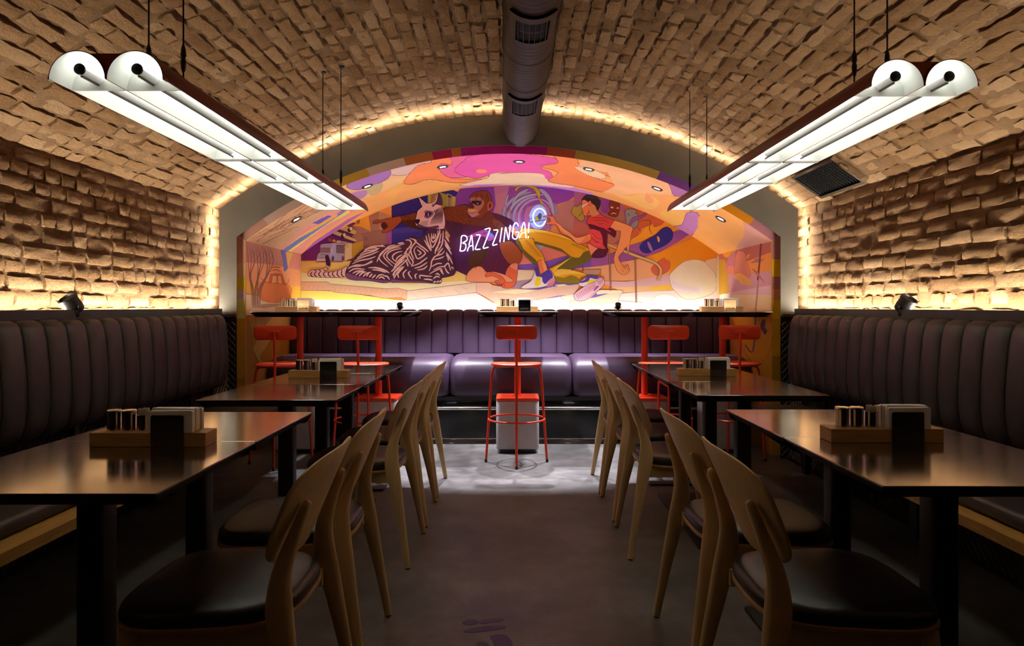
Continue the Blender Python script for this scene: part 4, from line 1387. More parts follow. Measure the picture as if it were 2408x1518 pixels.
# ---- side walls of the niche
for s, side in ((-1, 'left'), (1, 'right')):
    x = XO + s * NICHE[0]
    me = bpy.data.meshes.new('wall_niche')
    me.from_pydata([(x, Y_NICHE, 0), (x, Y_BACK, 0), (x, Y_BACK, NICHE[1] + .004), (x, Y_NICHE, NICHE[1] + .004)], [], [(0, 1, 2, 3)])
    a = me.attributes.new('Col', 'FLOAT_COLOR', 'FACE')
    a.data.foreach_set('color', list(hexc('b8904c' if s < 0 else 'c89a30')) + [1])
    me.materials.append(M['paint'])
    w = structure(obj('wall_niche_' + side, me))
    k = Paint(on_side(s), 1)
    if s < 0:
        k.S(qa(107, 880, 580, 1000, 580, 1160, 107, 1120), 'b47e70')
        k.S(qa(420, 950, 580, 1000, 580, 1160, 440, 1110), 'd08878')
        k.S(qa(107, 1060, 330, 1080, 580, 1130, 580, 1290, 107, 1260), 'e09a68')
        k.S(qa(107, 1240, 580, 1270, 580, 1400, 107, 1330), 'eab040')
        k.S(qa(107, 1340, 580, 1400, 580, 1520, 107, 1520), 'e8d0a8')
        k.SO(qa(410, 955, 470, 970, 480, 1080, 440, 1140, 430, 1040), '6e6ab0', '4a3868', .5, 3)
        k.SO(qa(450, 965, 520, 980, 470, 1110), 'e0b060', '6a4838', .5, 0)
        k.S(qa(130, 1080, 230, 1080, 240, 1110, 150, 1100), 'dc9c78', 3)
        # boat-like car with a lantern
        k.SO(qa(220, 1240, 480, 1260, 490, 1360, 440, 1410, 240, 1390), 'e08448', '8a4830', .7, 3)
        k.SO(qa(320, 1160, 420, 1160, 450, 1250, 300, 1240), 'c86838', '8a3830', .8, 0)
        k.S(qa(340, 1180, 370, 1180, 370, 1240, 330, 1240), 'e8b078')
        k.S(qa(385, 1180, 405, 1180, 420, 1245, 385, 1240), 'e8b078')
        k.L(qa(320, 1110, 370, 1100, 410, 1110), '8a4030', 2.0)
        k.L(qa(310, 1140, 370, 1125, 420, 1150), 'c85838', 2.6)
        k.L(qa(230, 1190, 260, 1220, 300, 1240), '9a5838', 1.4)
        k.L(qa(480, 1200, 470, 1240, 430, 1260), '9a5838', 1.4)
        for j in range(12):      # bare stems
            x0 = 115 + j * 18
            k.L(qa(x0, 905 + (j * 13) % 40, x0 + 10 + (j % 3) * 10, 1050, x0 + 20 - (j % 4) * 14, 1180, 150 + j * 8, 1300, 160 + j * 6, 1460), '8a5a48', 1.4 + (j % 3) * .5)
        for j in range(8):
            k.L(qa(120 + j * 26, 1020 + j * 8, 150 + j * 26, 990 + (j % 3) * 20, 170 + j * 24, 940 + (j % 4) * 10), '8a5a48', 1.0)
        k.S(qa(190, 1440, 300, 1420, 420, 1430, 330, 1450, 250, 1460), 'b89878', 3)
        k.S(P_(580, 740, 600, 800, 607, 850, 600, 920, 580, 980), 'a8803c', 0)
        k.SO(P_(583, 742, 600, 742, 606, 800, 597, 812, 594, 800), 'b4903e', '5a3a18', .7, 0)
        k.SO(P_(597, 812, 640, 745, 700, 742, 690, 770, 640, 790, 620, 850, 608, 848, 600, 830), 'ccac5c', '5a3a18', .7, 3)
        k.SO(P_(612, 842, 640, 800, 665, 790, 690, 770, 690, 840, 640, 860), 'b4862c', '5a3a18', .6, 3)
        for j, (dx, dy) in enumerate(((0, 0), (2, 3), (-1, 6), (1, 9), (0, 12), (2, 15))):
            k.L(P_(611 + dx, 829 + dy, 614 + dx, 830 + dy, 612 + dx, 832 + dy), '4a2c10', .5)
    else:
        k.S(qb(1850, 920, 2280, 820, 2280, 1000, 1850, 960), 'bc6a60')
        k.S(q10(1180, 180, 1420, 60, 1900, -40, 2160, -90, 2160, 120, 1700, 300, 1240, 420), 'b8685c', 0)
        k.S(q10(1150, 120, 1440, 60, 1380, 130, 1240, 230), 'f0a028', 3)
        k.S(q10(1240, 420, 1700, 290, 2170, 110, 2170, 500, 1900, 560, 1270, 590), 'e89648', 0)
        k.S(q10(1220, 380, 1330, 140, 1420, 140, 1400, 560, 1270, 580), 'c88088', 3)
        k.S(q10(1260, 420, 1330, 400, 1390, 420, 1390, 580, 1270, 580), 'f08a68', 3)
        k.S(q10(1270, 580, 1900, 560, 2170, 490, 2170, 1000, 1290, 960), 'cc98a0', 0)
        k.SO(q10(1400, 560, 1410, 260, 1480, 70, 1530, 100, 1580, 90, 1640, 180, 1660, 320, 1740, 600, 1600, 640, 1480, 540), 'd88870', '9a5848', .6, 3)
        k.S(q10(1400, 600, 1510, 550, 1640, 620, 1720, 700, 1780, 790, 1540, 780, 1500, 700, 1420, 680), 'f2ac5c', 3)
        k.S(q10(1290, 960, 2170, 800, 2170, 1010, 1100, 1010), 'dcb4b8', 0)
        k.S(q10(1080, 1000, 2170, 1010, 2170, 1400, 1000, 1400), 'f0cc98', 0)
        k.SO(q10(1100, 1000, 1300, 990, 1300, 1120, 1120, 1120), 'f4e2c4', 'b09878', .5, 3)
        k.SO(q10(1750, 340, 1860, 250, 2030, 260, 1950, 310), 'a87090', '7a4868', .5, 0)
        k.S(q10(1660, 180, 1740, 140, 1660, 270), 'f0a830')
        k.L(q10(1960, -90, 1930, 300, 1890, 700, 1870, 1000, 1840, 1400), '7a3c2c', 4.0, 3, False)
        k.L(q10(1885, 700, 1865, 1000, 1840, 1400), 'c8a0a0', 2.6, 3, False)
        k.SO(q10(1780, 460, 1900, 540, 2030, 760, 1880, 600), 'b47880', '7a4050', .6, 0)
        k.S(P_(1700, 744, 1720, 744, 1745, 800, 1720, 850, 1700, 850), 'c08c44', 0)
        k.SO(P_(1720, 745, 1811, 745, 1811, 820, 1785, 858, 1760, 840, 1738, 790), 'd8a028', '6a4018', .6, 2)
        k.S(P_(1705, 744, 1722, 744, 1738, 790, 1735, 840, 1710, 840), 'bf8b3c', 0)
        k.L(P_(1776, 745, 1774, 800, 1768, 828, 1752, 810), '8a6878', 4.5, 3, False)
        k.SO(P_(1788, 765, 1795, 750, 1800, 756, 1798, 770, 1804, 776, 1800, 786, 1794, 780), '7a4878', '4a2848', .6, 2)
    k.build('painted_side_scene', w)

# ---- front ring of the niche
pin = arch_profile(NICHE, 0.0, 60)
pot = arch_profile((2.26, 1.86, 2.58), 0.0, 60)
vs = [(x, Y_NICHE, z) for x, z in pin] + [(x, Y_NICHE, z) for x, z in pot]
n = len(pin)
fs, cs = [], []
RC = [(640, '8c6454'), (745, '94786c'), (862, 'a8802c'), (952, 'b09080'), (1022, 'a4582c'), (1066, '9c1c48'), (1095, 'a4582c'), (1276, '98186a'), (1352, 'a44830'), (1550, 'a4803c'), (1664, '6a3c80'), (1762, 'b4700c'), (2000, '8c5c64')]
for i in range(n - 1):
    zl = [pot[i][1], pot[i + 1][1]]
    if i in (0, n - 2):          # straight sides: bands by height
        z_top = pin[1][1]
        bands_ = [(0, .62, '94681c'), (.62, 1.10, 'a87c28'), (1.10, 1.26, 'd8b468'), (1.26, 1.33, 'c8a0b0'), (1.33, 1.44, 'e0a030'), (1.44, 1.545, 'dc9878'), (1.545, z_top, 'b08070')] if i == 0 else \
                 [(0, .80, '8a6a14'), (.80, 1.10, 'a88414'), (1.10, 1.25, 'bf9420'), (1.25, 1.34, 'a86c50'), (1.34, 1.44, '8c5c60'), (1.44, 1.58, 'd89414'), (1.58, z_top, '946468')]
        xi, xo = (pin[0][0], pot[0][0]) if i == 0 else (pin[-1][0], pot[-1][0])
        for z0, z1, c in bands_:
            b = len(vs)
            vs += [(xi, Y_NICHE, z0), (xi, Y_NICHE, z1), (xo, Y_NICHE, z1), (xo, Y_NICHE, z0)]
            fs.append((b, b + 1, b + 2, b + 3))
            cs.append(tuple(min(.9, v * 1.7) for v in hexc(c)))
        b = len(vs)
        pi_, po_ = (pin[1], pot[1]) if i == 0 else (pin[-2], pot[-2])
        vs += [(pi_[0], Y_NICHE, z_top), (po_[0], Y_NICHE, z_top), (po_[0], Y_NICHE, po_[1])]
        fs.append((b, b + 1, b + 2))
        cs.append(tuple(min(.9, v * 1.7) for v in hexc(bands_[-1][2])))
        continue
    px = VX + F_PX * 0.5 * (pin[i][0] + pin[i + 1][0]) / Y_NICHE
    fs.append((i, i + 1, n + i + 1, n + i))
    cs.append(tuple(min(.9, v * 1.5) for v in hexc([c for x, c in RC if px < x][0])))
structure(flat_faces(vs, fs, np.array(cs), 'wall_niche_front'))
# ------------------------------------------------------------------ neon sign on the mural
t = thing('neon_sign', 'glowing blue-white neon lettering BAZZZINGA! with a ring, on the painted back wall', 'neon sign', (0, 0, 0))
zn = zc(1060, 470, 9.2615)
ND = 0.07
STROKES = [
    (200, 1110, 222, 940, 235, 795, 300, 775, 352, 810, 345, 880, 262, 935, 318, 955, 328, 1030, 290, 1100, 205, 1112),
    (395, 985, 425, 870, 455, 770, 475, 930, 490, 1095), (472, 992, 415, 1005, 385, 1040, 360, 1115),
    (555, 758, 650, 758, 590, 905, 533, 1055, 545, 1078, 645, 1070), (740, 640, 868, 602, 790, 820, 702, 1040, 722, 1055, 820, 1025),
    (930, 655, 1035, 645, 970, 820, 908, 975, 925, 990, 1010, 962), (1115, 600, 1092, 760, 1070, 915),
    (1155, 910, 1175, 740, 1195, 572, 1228, 730, 1260, 880, 1278, 720, 1295, 545), (1472, 570, 1450, 512, 1405, 500, 1372, 560, 1345, 780, 1368, 840, 1425, 845, 1462, 780, 1478, 700, 1410, 705),
    (1532, 690, 1560, 560, 1590, 488, 1615, 560, 1640, 830), (1615, 705, 1555, 720, 1520, 760, 1492, 830), (1708, 490, 1698, 600, 1690, 715), (1690, 790, 1686, 832),
]
NAMES = 'BAAZZZINGAA!!'
for k, st in enumerate(STROKES):
    pts = [on_back(x, y, ND) for x, y in zn(*st)]
    corner = NAMES[k] in 'ZN'
    P3 = []
    if corner:
        for i in range(len(pts) - 1):
            for q in range(6):
                P3.append(tuple(Vector(pts[i]).lerp(Vector(pts[i + 1]), q / 6)))
        P3.append(pts[-1])
        # soften the bends
        for _ in range(2):
            P3 = [P3[0]] + [tuple((Vector(P3[i - 1]) + Vector(P3[i]) * 2 + Vector(P3[i + 1])) / 4) for i in range(1, len(P3) - 1)] + [P3[-1]]
    else:
        P3 = spline(pts, 6)
    MB().tube(P3, 0.0046, 8).build('glass_tube', M['neon'], t, 60)
cx, cy, rx, ry = 1268.8, 510.6, 15.2, 20.8
MB().tube([on_back(cx + rx * math.cos(a), cy + ry * math.sin(a), ND) for a in [math.radians(24 + 318 * i / 40) for i in range(41)]], 0.0046, 8).build('glass_tube', M['neon'], t, 60)
for (xa, ya, xb, yb) in ((500, 1100, 990, 985), (700, 740, 1180, 575), (1090, 918, 1330, 870), (1350, 590, 1450, 545), (1715, 487, 2060, 430)):
    (ax, ay), (bx_, by_) = zn(xa, ya, xb, yb)
    MB().tube([on_back(ax, ay, ND - .012), on_back(bx_, by_, ND - .012)], 0.004, 6).build('support_rod', M['black'], t)
for (x, y) in ((230, 800), (480, 1090), (860, 610), (1020, 650), (1195, 580), (1440, 520), (1690, 745), (1960, 520), (620, 1075), (1370, 840)):
    (ax, ay), = zn(x, y)
    MB().tube([on_back(ax, ay, ND - .006), on_back(ax, ay, 0.012)], 0.005, 6).build('standoff', M['black'], t)

# ------------------------------------------------------------------ downlights
ORD = ['leftmost', 'second from the left', 'third from the left', 'middle', 'third from the right', 'second from the right', 'rightmost']
for x, w in zip(DOWN_X, ORD):
    a = math.asin((x - XO) / Rn)
    t = thing('downlight', 'small round recessed downlight in the painted soffit, %s of the seven' % w, 'downlight', (x, DOWN_Y, Zn + Rn * math.cos(a)))
    t.rotation_euler = (0, a, 0)
    t['group'] = 'recessed downlights in the niche soffit'
    mb = MB()
    mb.rings([[(r * math.cos(2 * PI * k / 28), r * math.sin(2 * PI * k / 28), z) for k in range(28)] for r, z in ((.050, 0.004), (.050, -.006), (.045, -.009), (.038, -.006), (.036, .004))], False, False)
    mb.build('trim_ring', M['black'], t, 40)
    MB().lathe([(.001, -.003), (.024, -.003), (.024, .003), (.001, .003)], 20).build('lens', M['lens'], t, 40)
    mb = MB()
    mb.rings([[(r * math.cos(2 * PI * k / 28), r * math.sin(2 * PI * k / 28), z) for k in range(28)] for r, z in ((.037, -.004), (.024, .002))], False, False)
    mb.build('reflector', M['chrome'], t, 40)

# ------------------------------------------------------------------ ventilation duct under the vault crown
t = thing('ventilation_duct', 'dark round spiral air duct running along the crown of the brick vault', 'air duct', (0, 0, 0))
RD, ZD = 0.136, 2.608


def duct_c(y):
    return 0.047 + (5.4 - y) * 0.0155


ns, L0, L1 = 40, 1.2, 5.42
rings = []
ny = int((L1 - L0) / 0.012)
for i in range(ny + 1):
    y = L0 + (L1 - L0) * i / ny
    rg = []
    for k in range(ns):
        a = 2 * PI * k / ns
        ph = (y / 0.045 + k / ns) % 1.0
        ph2 = (y / 0.45) % 1.0
        r = RD + (0.0022 if ph < 0.3 else 0) + (0.004 if ph2 < 0.07 else 0)
        rg.append((duct_c(y) + r * math.cos(a), y, ZD + r * math.sin(a)))
    rings.append(rg)
MB().rings(rings).build('pipe', M['duct'], t, 60)
for y0, y1 in ((3.00, 3.33), (4.20, 4.58)):
    yc = (y0 + y1) / 2
    hw = math.radians(46)
    mb = MB()
    # curved saddle frame with an opening
    for (ya, yb, a0, a1) in ((y0, y0 + .055, -hw, hw), (y1 - .055, y1, -hw, hw), (y0, y1, -hw, -hw * .68), (y0, y1, hw * .68, hw)):
        rr = []
        for q in range(13):
            a = -PI / 2 + a0 + (a1 - a0) * q / 12
            rr.append([(duct_c(yy) + r * math.cos(a), yy, ZD + r * math.sin(a)) for yy, r in ((ya, RD + .004), (ya, RD + .013), (yb, RD + .013), (yb, RD + .004))])
        mb.rings(rr)
    fr = mb.build('vent_frame', M['duct'], t, 30)
    rr = []
    for q in range(13):
        a = -PI / 2 + hw * .7 * (-1 + q / 6)
        rr.append([(duct_c(yy) + (RD + .0035) * math.cos(a), yy, ZD + (RD + .0035) * math.sin(a)) for yy in (y0 + .05, y1 - .05)])
    MB().rings(rr, False, False, False).build('vent_dark_sheet', M['dark'], fr, 30)  # dark sheet over the closed pipe, the vent's inner shade as colour
    for q in range(6):
        a = -PI / 2 + hw * .68 * (-1 + (q + .5) / 3)
        x_ = duct_c(yc)
        p0 = (x_ + (RD + .006) * math.cos(a), ZD + (RD + .006) * math.sin(a))
        p1 = (x_ + (RD + .013) * math.cos(a), ZD + (RD + .013) * math.sin(a))
        MB().add([(p0[0] - .0012, y0 + .05, p0[1]), (p0[0] + .0012, y0 + .05, p0[1]), (p1[0] + .0012, y0 + .05, p1[1]), (p1[0] - .0012, y0 + .05, p1[1]),
                  (p0[0] - .0012, y1 - .05, p0[1]), (p0[0] + .0012, y1 - .05, p0[1]), (p1[0] + .0012, y1 - .05, p1[1]), (p1[0] - .0012, y1 - .05, p1[1])],
                 [(0, 1, 2, 3), (7, 6, 5, 4), (0, 4, 5, 1), (1, 5, 6, 2), (2, 6, 7, 3), (3, 7, 4, 0)]).build('slat', M['duct'], fr, 0)

# ------------------------------------------------------------------ vent grille on the right flank of the vault
a0, a1 = math.asin(2.11 / RV), math.asin(2.29 / RV)
am = (a0 + a1) / 2
gx, gz = XO + (RV - .014) * math.sin(am), ZV + (RV - .012) * math.cos(am)
t = thing('vent_grille', 'square black air grille with pale metal frame on the right of the vault', 'vent', (gx, 4.67, gz))
t.rotation_euler = (0, am, 0)
W, H = 0.115, 0.315
mb = MB()
mb.box(-W - .02, -W, -H, H, -.03, .04).box(W, W + .02, -H, H, -.03, .04).box(-W, W, -H, -H + .022, -.03, .04).box(-W, W, H - .022, H, -.03, .04)
mb.build('frame', M['chrome'], t)
MB().box(-W, W, -H + .02, H - .02, .02, .03).build('backing', M['dark'], t)
for k in range(15):
    y = -H + .04 + k * (2 * H - .08) / 14
    MB().box(-W, W, y - .002, y + .002, -.018, .02).build('slat', M['black'], t)
mb = MB()
for k in range(11):
    x_ = -W + (k + .5) * 2 * W / 11
    mb.box(x_ - .0012, x_ + .0012, -H + .02, H - .02, -.012, .02)
o = mb.build('cross_slats', M['black'], t)
o['kind'] = 'stuff'

# ------------------------------------------------------------------ pendant lamps: two half-round troughs each


def pendant(x, z, y0, y1, cables, label):
    L = y1 - y0
    t = thing('pendant_lamp', label, 'pendant lamp', (x, y0, z))
    R = 0.0765
    ends = [0.10, L * .397, L * .597, L - .09]
    for s in (-1, 1):
        xc = s * 0.0785
        N = 22
        inn, outr = [], []
        for k in range(N + 1):
            a = PI * k / N
            inn.append((xc + (R - .001) * math.cos(a), (R - .001) * math.sin(a)))
            outr.append((xc + (R + .0015) * math.cos(a), (R + .0015) * math.sin(a)))
        mb = MB()
        mb.cur = 0
        mb.rings([[(px, yy, pz) for px, pz in outr] for yy in (0, L)], False, False, False)
        n = N + 1
        mb.cur = 1
        mb.rings([[(px, yy, pz) for px, pz in inn] for yy in (0, L)], False, False, False)
        mb.cur = 0
        for yy in (0, L):
            mb.add([(px, yy, pz) for px, pz in outr] + [(px, yy, pz) for px, pz in inn], [(k, k + 1, n + k + 1, n + k) for k in range(N)])
        for ex in (0, N):
            mb.add([(outr[ex][0], 0, outr[ex][1]), (inn[ex][0], 0, inn[ex][1]), (inn[ex][0], L, inn[ex][1]), (outr[ex][0], L, outr[ex][1])], [(0, 1, 2, 3)])
        tr = mb.build('trough', [M['maroon'], M['white']], t, 40)
        for ye in ends:
            poly = inn
            mb = MB().rings([[(px, yy, pz) for px, pz in poly] for yy in (ye - .004, ye + .004)])
            pe = mb.build('end_plate', M['white'], t, 30)
            if ends.index(ye) in (1, 2):
                MB().box(xc - R + .001, xc + R - .001, ye - .010, ye + .010, -.003, .003).build('cross_bar', M['bin'], pe)
        # tubes: faint glow added to the lower half, light-emitting upper half
        rt = 0.0148
        tz = 0.031
        n = 16
        for (ya, yb) in ((0.012, ends[1] - .03), (ends[1] + .0, ends[2] - .02), (ends[2] + .0, L - .13)):
            mb = MB()
            mb.cur = 0
            low = [(xc + rt * math.cos(PI + PI * k / n + 0), tz + rt * math.sin(PI + PI * k / n)) for k in range(n + 1)]
            up = [(xc + rt * math.cos(PI * k / n), tz + rt * math.sin(PI * k / n)) for k in range(n + 1)]
            mb.rings([[(px, yy, pz) for px, pz in low] for yy in (ya, yb)], False, False, False)
            mb.cur = 1
            mb.rings([[(px, yy, pz) for px, pz in up] for yy in (ya, yb)], False, False, False)
            mb.build('tube', [M['tube'], M['lamp']], t, 60)
        mb = MB().rings([[(xc + r * math.cos(2 * PI * k / 20), yy, tz + r * math.sin(2 * PI * k / 20)) for k in range(20)] for r, yy in ((rt + .0006, .015), (rt + .0006, .010), (rt - .002, .008))])
        mb.build('tube_cap', M['black'], t, 40)
        MB().box(xc - .0030, xc + .0030, .02, L - .13, tz - rt - .004, tz - rt + .001).build('shadow_strip', M['grey'], t)  # grey strip standing in for the shadow line under the tube
    MB().box(-.158, -.154, 0, .02, -.002, .006).box(.154, .158, 0, .02, -.002, .006).build('corner_clip', M['maroon'], t)
    zs = [.001 + .069 * k / 10 for k in range(11)]
    hw_ = [max(.0004, .0785 - math.sqrt(.0781 ** 2 - z_ * z_) - .0002) for z_ in zs]
    sp = [(-w_, z_) for w_, z_ in zip(hw_, zs)] + [(w_, z_) for w_, z_ in zip(reversed(hw_), reversed(zs))]
    MB().rings([[(px, yy, pz) for px, pz in sp] for yy in (.002, L - .002)]).build('spine', M['maroon'], t, 30)
    for cy in cables:
        for dx in (-.055, .055):
            xx = x + dx
            top = ZV + math.sqrt(RV * RV - (xx - XO) ** 2) - z + .01
            zb = .0765
            MB().tube([(dx, cy - y0, zb - .012), (dx, cy - y0, top)], .0028, 8).build('cable', M['black'], t)
            MB().rings([[(dx + r * math.cos(2 * PI * k / 10), cy - y0 + r * math.sin(2 * PI * k / 10), zz) for k in range(10)] for r, zz in
                        ((.003, zb + .05), (.007, zb + .06), (.009, zb + .085), (.006, zb + .095), (.009, zb + .105), (.007, zb + .125), (.003, zb + .14))]).build('cable_grip', M['black'], t, 50)
            MB().rings([[(dx + r * math.cos(2 * PI * k / 14), cy - y0 + r * math.sin(2 * PI * k / 14), zz) for k in range(14)] for r, zz in ((.02, top + .0), (.02, top - .012), (.004, top - .02))]).build('ceiling_cup', M['black'], t, 40)
    return t


pendant(-1.108, 1.816, 1.85, 4.44, (2.17, 4.14), 'twin-trough white tube lamp with maroon shell hanging above the left tables')
pendant(1.190, 1.840, 1.98, 4.62, (2.28, 4.42), 'twin-trough white tube lamp with maroon shell hanging above the right tables')

# ------------------------------------------------------------------ side banquettes
PROF = [(0.015, 1.120), (0.03, 1.134), (0.055, 1.138), (0.078, 1.128), (0.095, 1.105), (0.107, 1.05), (0.117, 0.95), (0.124, 0.85), (0.124, 0.75), (0.114, 0.67), (0.095, 0.625), (0.065, 0.603), (0.03, 0.598)]


def channel_mesh(prof, w, name, m, back, axis):
    """one padded upright channel; prof in (out, z); axis 'x': faces +x, runs along y"""
    ts = [-1, -.97, -.88, -.6, -.2, .2, .6, .88, .97, 1]
    rings = []
    for tt in ts:
        d = 0.016 * abs(tt) ** 6 + (0.012 if abs(tt) == 1 else 0)
        rg = []
        n = len(prof)
        for i, (o_, z) in enumerate(prof):
            a = prof[max(i - 1, 0)]
            b = prof[min(i + 1, n - 1)]
            tx, tz = b[0] - a[0], b[1] - a[1]
            l = math.hypot(tx, tz)
            nx, nz = -tz / l, tx / l         # outward
            rg.append((o_ - nx * d, tt * w / 2, z - nz * d))
        rg.append((back, tt * w / 2, prof[-1][1]))
        rg.append((back, tt * w / 2, prof[0][1]))
        rings.append(rg)
    mb = MB().rings(rings)
    return mb.mesh(name, m, 50)


CH = channel_mesh(PROF, 0.150, 'channel', M['leather'], 0.0, 'x')
for s, side in ((-1, 'left'), (1, 'right')):
    t = thing('banquette', 'long dark leather banquette with upright channelled backrest along the %s brick wall' % side, 'bench seat', (XO + s * 2.196, 0, 0), 0 if s < 0 else PI)
    # local: +x out of the wall, y along (flipped for the right side)
    f = 1 if s < 0 else -1
    for k in range(22):
        o = bpy.data.objects.new('channel', CH)
        COL.objects.link(o)
        o.parent = t
        o.location = (0, f * (5.085 - 0.075 - k * 0.150), 0)
    ya, yb = sorted((f * 1.75, f * 4.98))
    MB().box(0.02, 0.500 if s > 0 else 0.649, ya, yb, 0.392, 0.432).build('seat_plank', M['oaklong'], t)
    # seat cushions
    for j, (c0, c1) in enumerate(((1.78, 2.86), (2.87, 3.91), (3.92, 4.95))):
        a, b = sorted((f * c0, f * c1))
        wd = .515 if s < 0 else .385
        poly = rrect(wd, b - a, 0.05, 4, 0.05 + wd / 2, (a + b) / 2)
        MB().prism(poly, 0.432, 0.492, 0.024, 4).build('seat_cushion', M['leather'], t, 60)
    for yy in (1.9, 2.72, 3.55, 4.35, 4.9):
        MB().box(0.03, 0.075, f * yy - .03, f * yy + .03, 0.0, 0.392).box(0.075, 0.46, f * yy - .02, f * yy + .02, 0.355, 0.392).build('bracket', M['black'], t)

# ------------------------------------------------------------------ back banquette in the niche
PB = [(0.05, 1.150), (0.075, 1.166), (0.11, 1.172), (0.15, 1.168), (0.185, 1.148), (0.205, 1.11), (0.215, 1.03), (0.222, 0.93), (0.228, 0.82), (0.232, 0.755)]
t = thing('back_banquette', 'high purple leather bench with channelled backrest filling the painted niche', 'bench seat', (XO, 6.78, 0), -PI / 2)
CB = channel_mesh(PB, 0.1505, 'channel', M['purple'], 0.0, 'x')
for k in range(28):
    o = bpy.data.objects.new('channel', CB)
    COL.objects.link(o)
    o.parent = t
    o.location = (0, -2.107 + 0.07525 + k * 0.1505, 0)
SP = [(0.20, 0.742), (0.24, 0.752), (0.45, 0.764), (0.62, 0.760), (0.72, 0.748), (0.79, 0.722), (0.83, 0.68), (0.848, 0.62), (0.85, 0.55), (0.845, 0.47), (0.83, 0.425), (0.80, 0.41)]
for a, b in ((-2.115, -0.521), (-0.519, 0.550), (0.552, 2.115)):
    # local y = -x world ; x = out
    w = b - a
    ts = [-1, -1 + .012 / w, -1 + .05 / w, -1 + .14 / w, -1 + .4 / w, -.3, .3, 1 - .4 / w, 1 - .14 / w, 1 - .05 / w, 1 - .012 / w, 1]
    rings = []
    for tt in ts:
        e = min(1.0, (1 - abs(tt)) * w / 2 / 0.07)
        d = 0.055 * (1 - math.sqrt(max(0, 1 - (1 - e) ** 2)))
        rg = []
        for i, (o_, z) in enumerate(SP):
            p, q = SP[max(i - 1, 0)], SP[min(i + 1, len(SP) - 1)]
            tx, tz = q[0] - p[0], q[1] - p[1]
            l = math.hypot(tx, tz)
            rg.append((o_ + tz / l * d, (a + b) / 2 + tt * w / 2, z - tx / l * d))
        rg += [(0.2, (a + b) / 2 + tt * w / 2, 0.41)]
        rings.append(rg)
    MB().rings(rings).build('seat_cushion', M['purple'], t, 50)
MB().box(0.02, 0.70, -2.118, 2.118, 0.0, 0.405).build('plinth', M['gloss'], t)
MB().box(0.70, 0.705, -2.118, 2.118, 0.0, 0.028).build('kick_strip', M['chrome'], t)
MB().box(0.64, 0.80, -2.118, 2.118, 0.375, 0.41).build('seat_rail', M['black'], t)
MB().tube([(0.835, -2.11, 0.312), (0.835, 2.11, 0.312)], 0.016, 14).build('foot_rail', M['chrome'], t)
for y in (-1.9, -0.95, 0.0, 0.95, 1.9):
    MB().tube([(0.70, y, 0.312), (0.835, y, 0.312)], 0.011, 8).build('rail_bracket', M['black'], t)
MB().box(0.0, 0.16, -2.118, 2.118, 0.405, 1.10).build('back_board', M['black'], t)
me = MB().add([(-0.066, -2.1, 1.105), (-0.040, -2.1, 1.105), (-0.040, 2.1, 1.105), (-0.066, 2.1, 1.105)], [(0, 1, 2, 3)]).mesh('light_strip', M['backled'], 0)
obj('light_strip', me, None, t)
MB().box(-0.075, -0.03, -2.11, 2.11, 1.09, 1.1045).build('strip_profile', M['rail'], t)

# ------------------------------------------------------------------ small spotlights on the ledges


def ledge_spot(loc, rz, k, label):
    t = thing('ledge_spotlight', label, 'spotlight', loc, rz)
    t['group'] = 'small black spotlights on the ledges'
    MB().lathe([(.001, 0), (.030 * k, 0), (.030 * k, .008), (.001, .008)], 18).build('base', M['black'], t)
    mb = MB()
    for s in (-1, 1):
        mb.tube([(s * .036 * k, 0, .006), (s * .041 * k, 0, .025 * k), (s * .040 * k, 0, .052 * k)], .0035, 8)
    mb.tube([(-.036 * k, 0, .006), (.036 * k, 0, .006)], .0035, 8)
    mb.build('yoke', M['black'], t)
    Rm = Matrix.Rotation(math.radians(38), 4, 'X')
    mb = MB()
    rg = []
    for r, z in ((.004, -.03), (.026, -.03), (.034, -.022), (.036, .0), (.036, .03), (.039, .031), (.039, .045), (.033, .046), (.031, .038), (.001, .036)):
        rg.append([tuple(Rm @ Vector((r * k * math.cos(2 * PI * q / 20), r * k * math.sin(2 * PI * q / 20), z * k)) + Vector((0, 0, .05 * k))) for q in range(20)])
    mb.rings(rg)
    mb.build('head', M['black'], t, 40)
    mb = MB()
    for q in (-1, 1):
        mb.tube([tuple(Rm @ Vector((q * .036 * k, 0, .02 * k)) + Vector((0, 0, .05 * k))), tuple(Rm @ Vector((q * .03 * k, -.03 * k, .05 * k)) + Vector((0, 0, .05 * k)))], .003, 6)
    mb.build('visor', M['black'], t)


ledge_spot((XO - 2.215, 3.50, 1.142), -0.5, 1.2, 'small black spotlight standing on the ledge of the left brick wall')
ledge_spot((XO + 2.215, 3.80, 1.142), 0.5, 1.2, 'small black spotlight standing on the ledge of the right brick wall')
ledge_spot((-1.13, 6.735, 1.160), 0.0, 0.75, 'tiny dark spotlight behind the purple bench back, below the painted cat')
ledge_spot((1.02, 6.735, 1.160), 0.0, 0.75, 'tiny dark spotlight behind the purple bench back, below the painted handrail')

# ------------------------------------------------------------------ bar tables


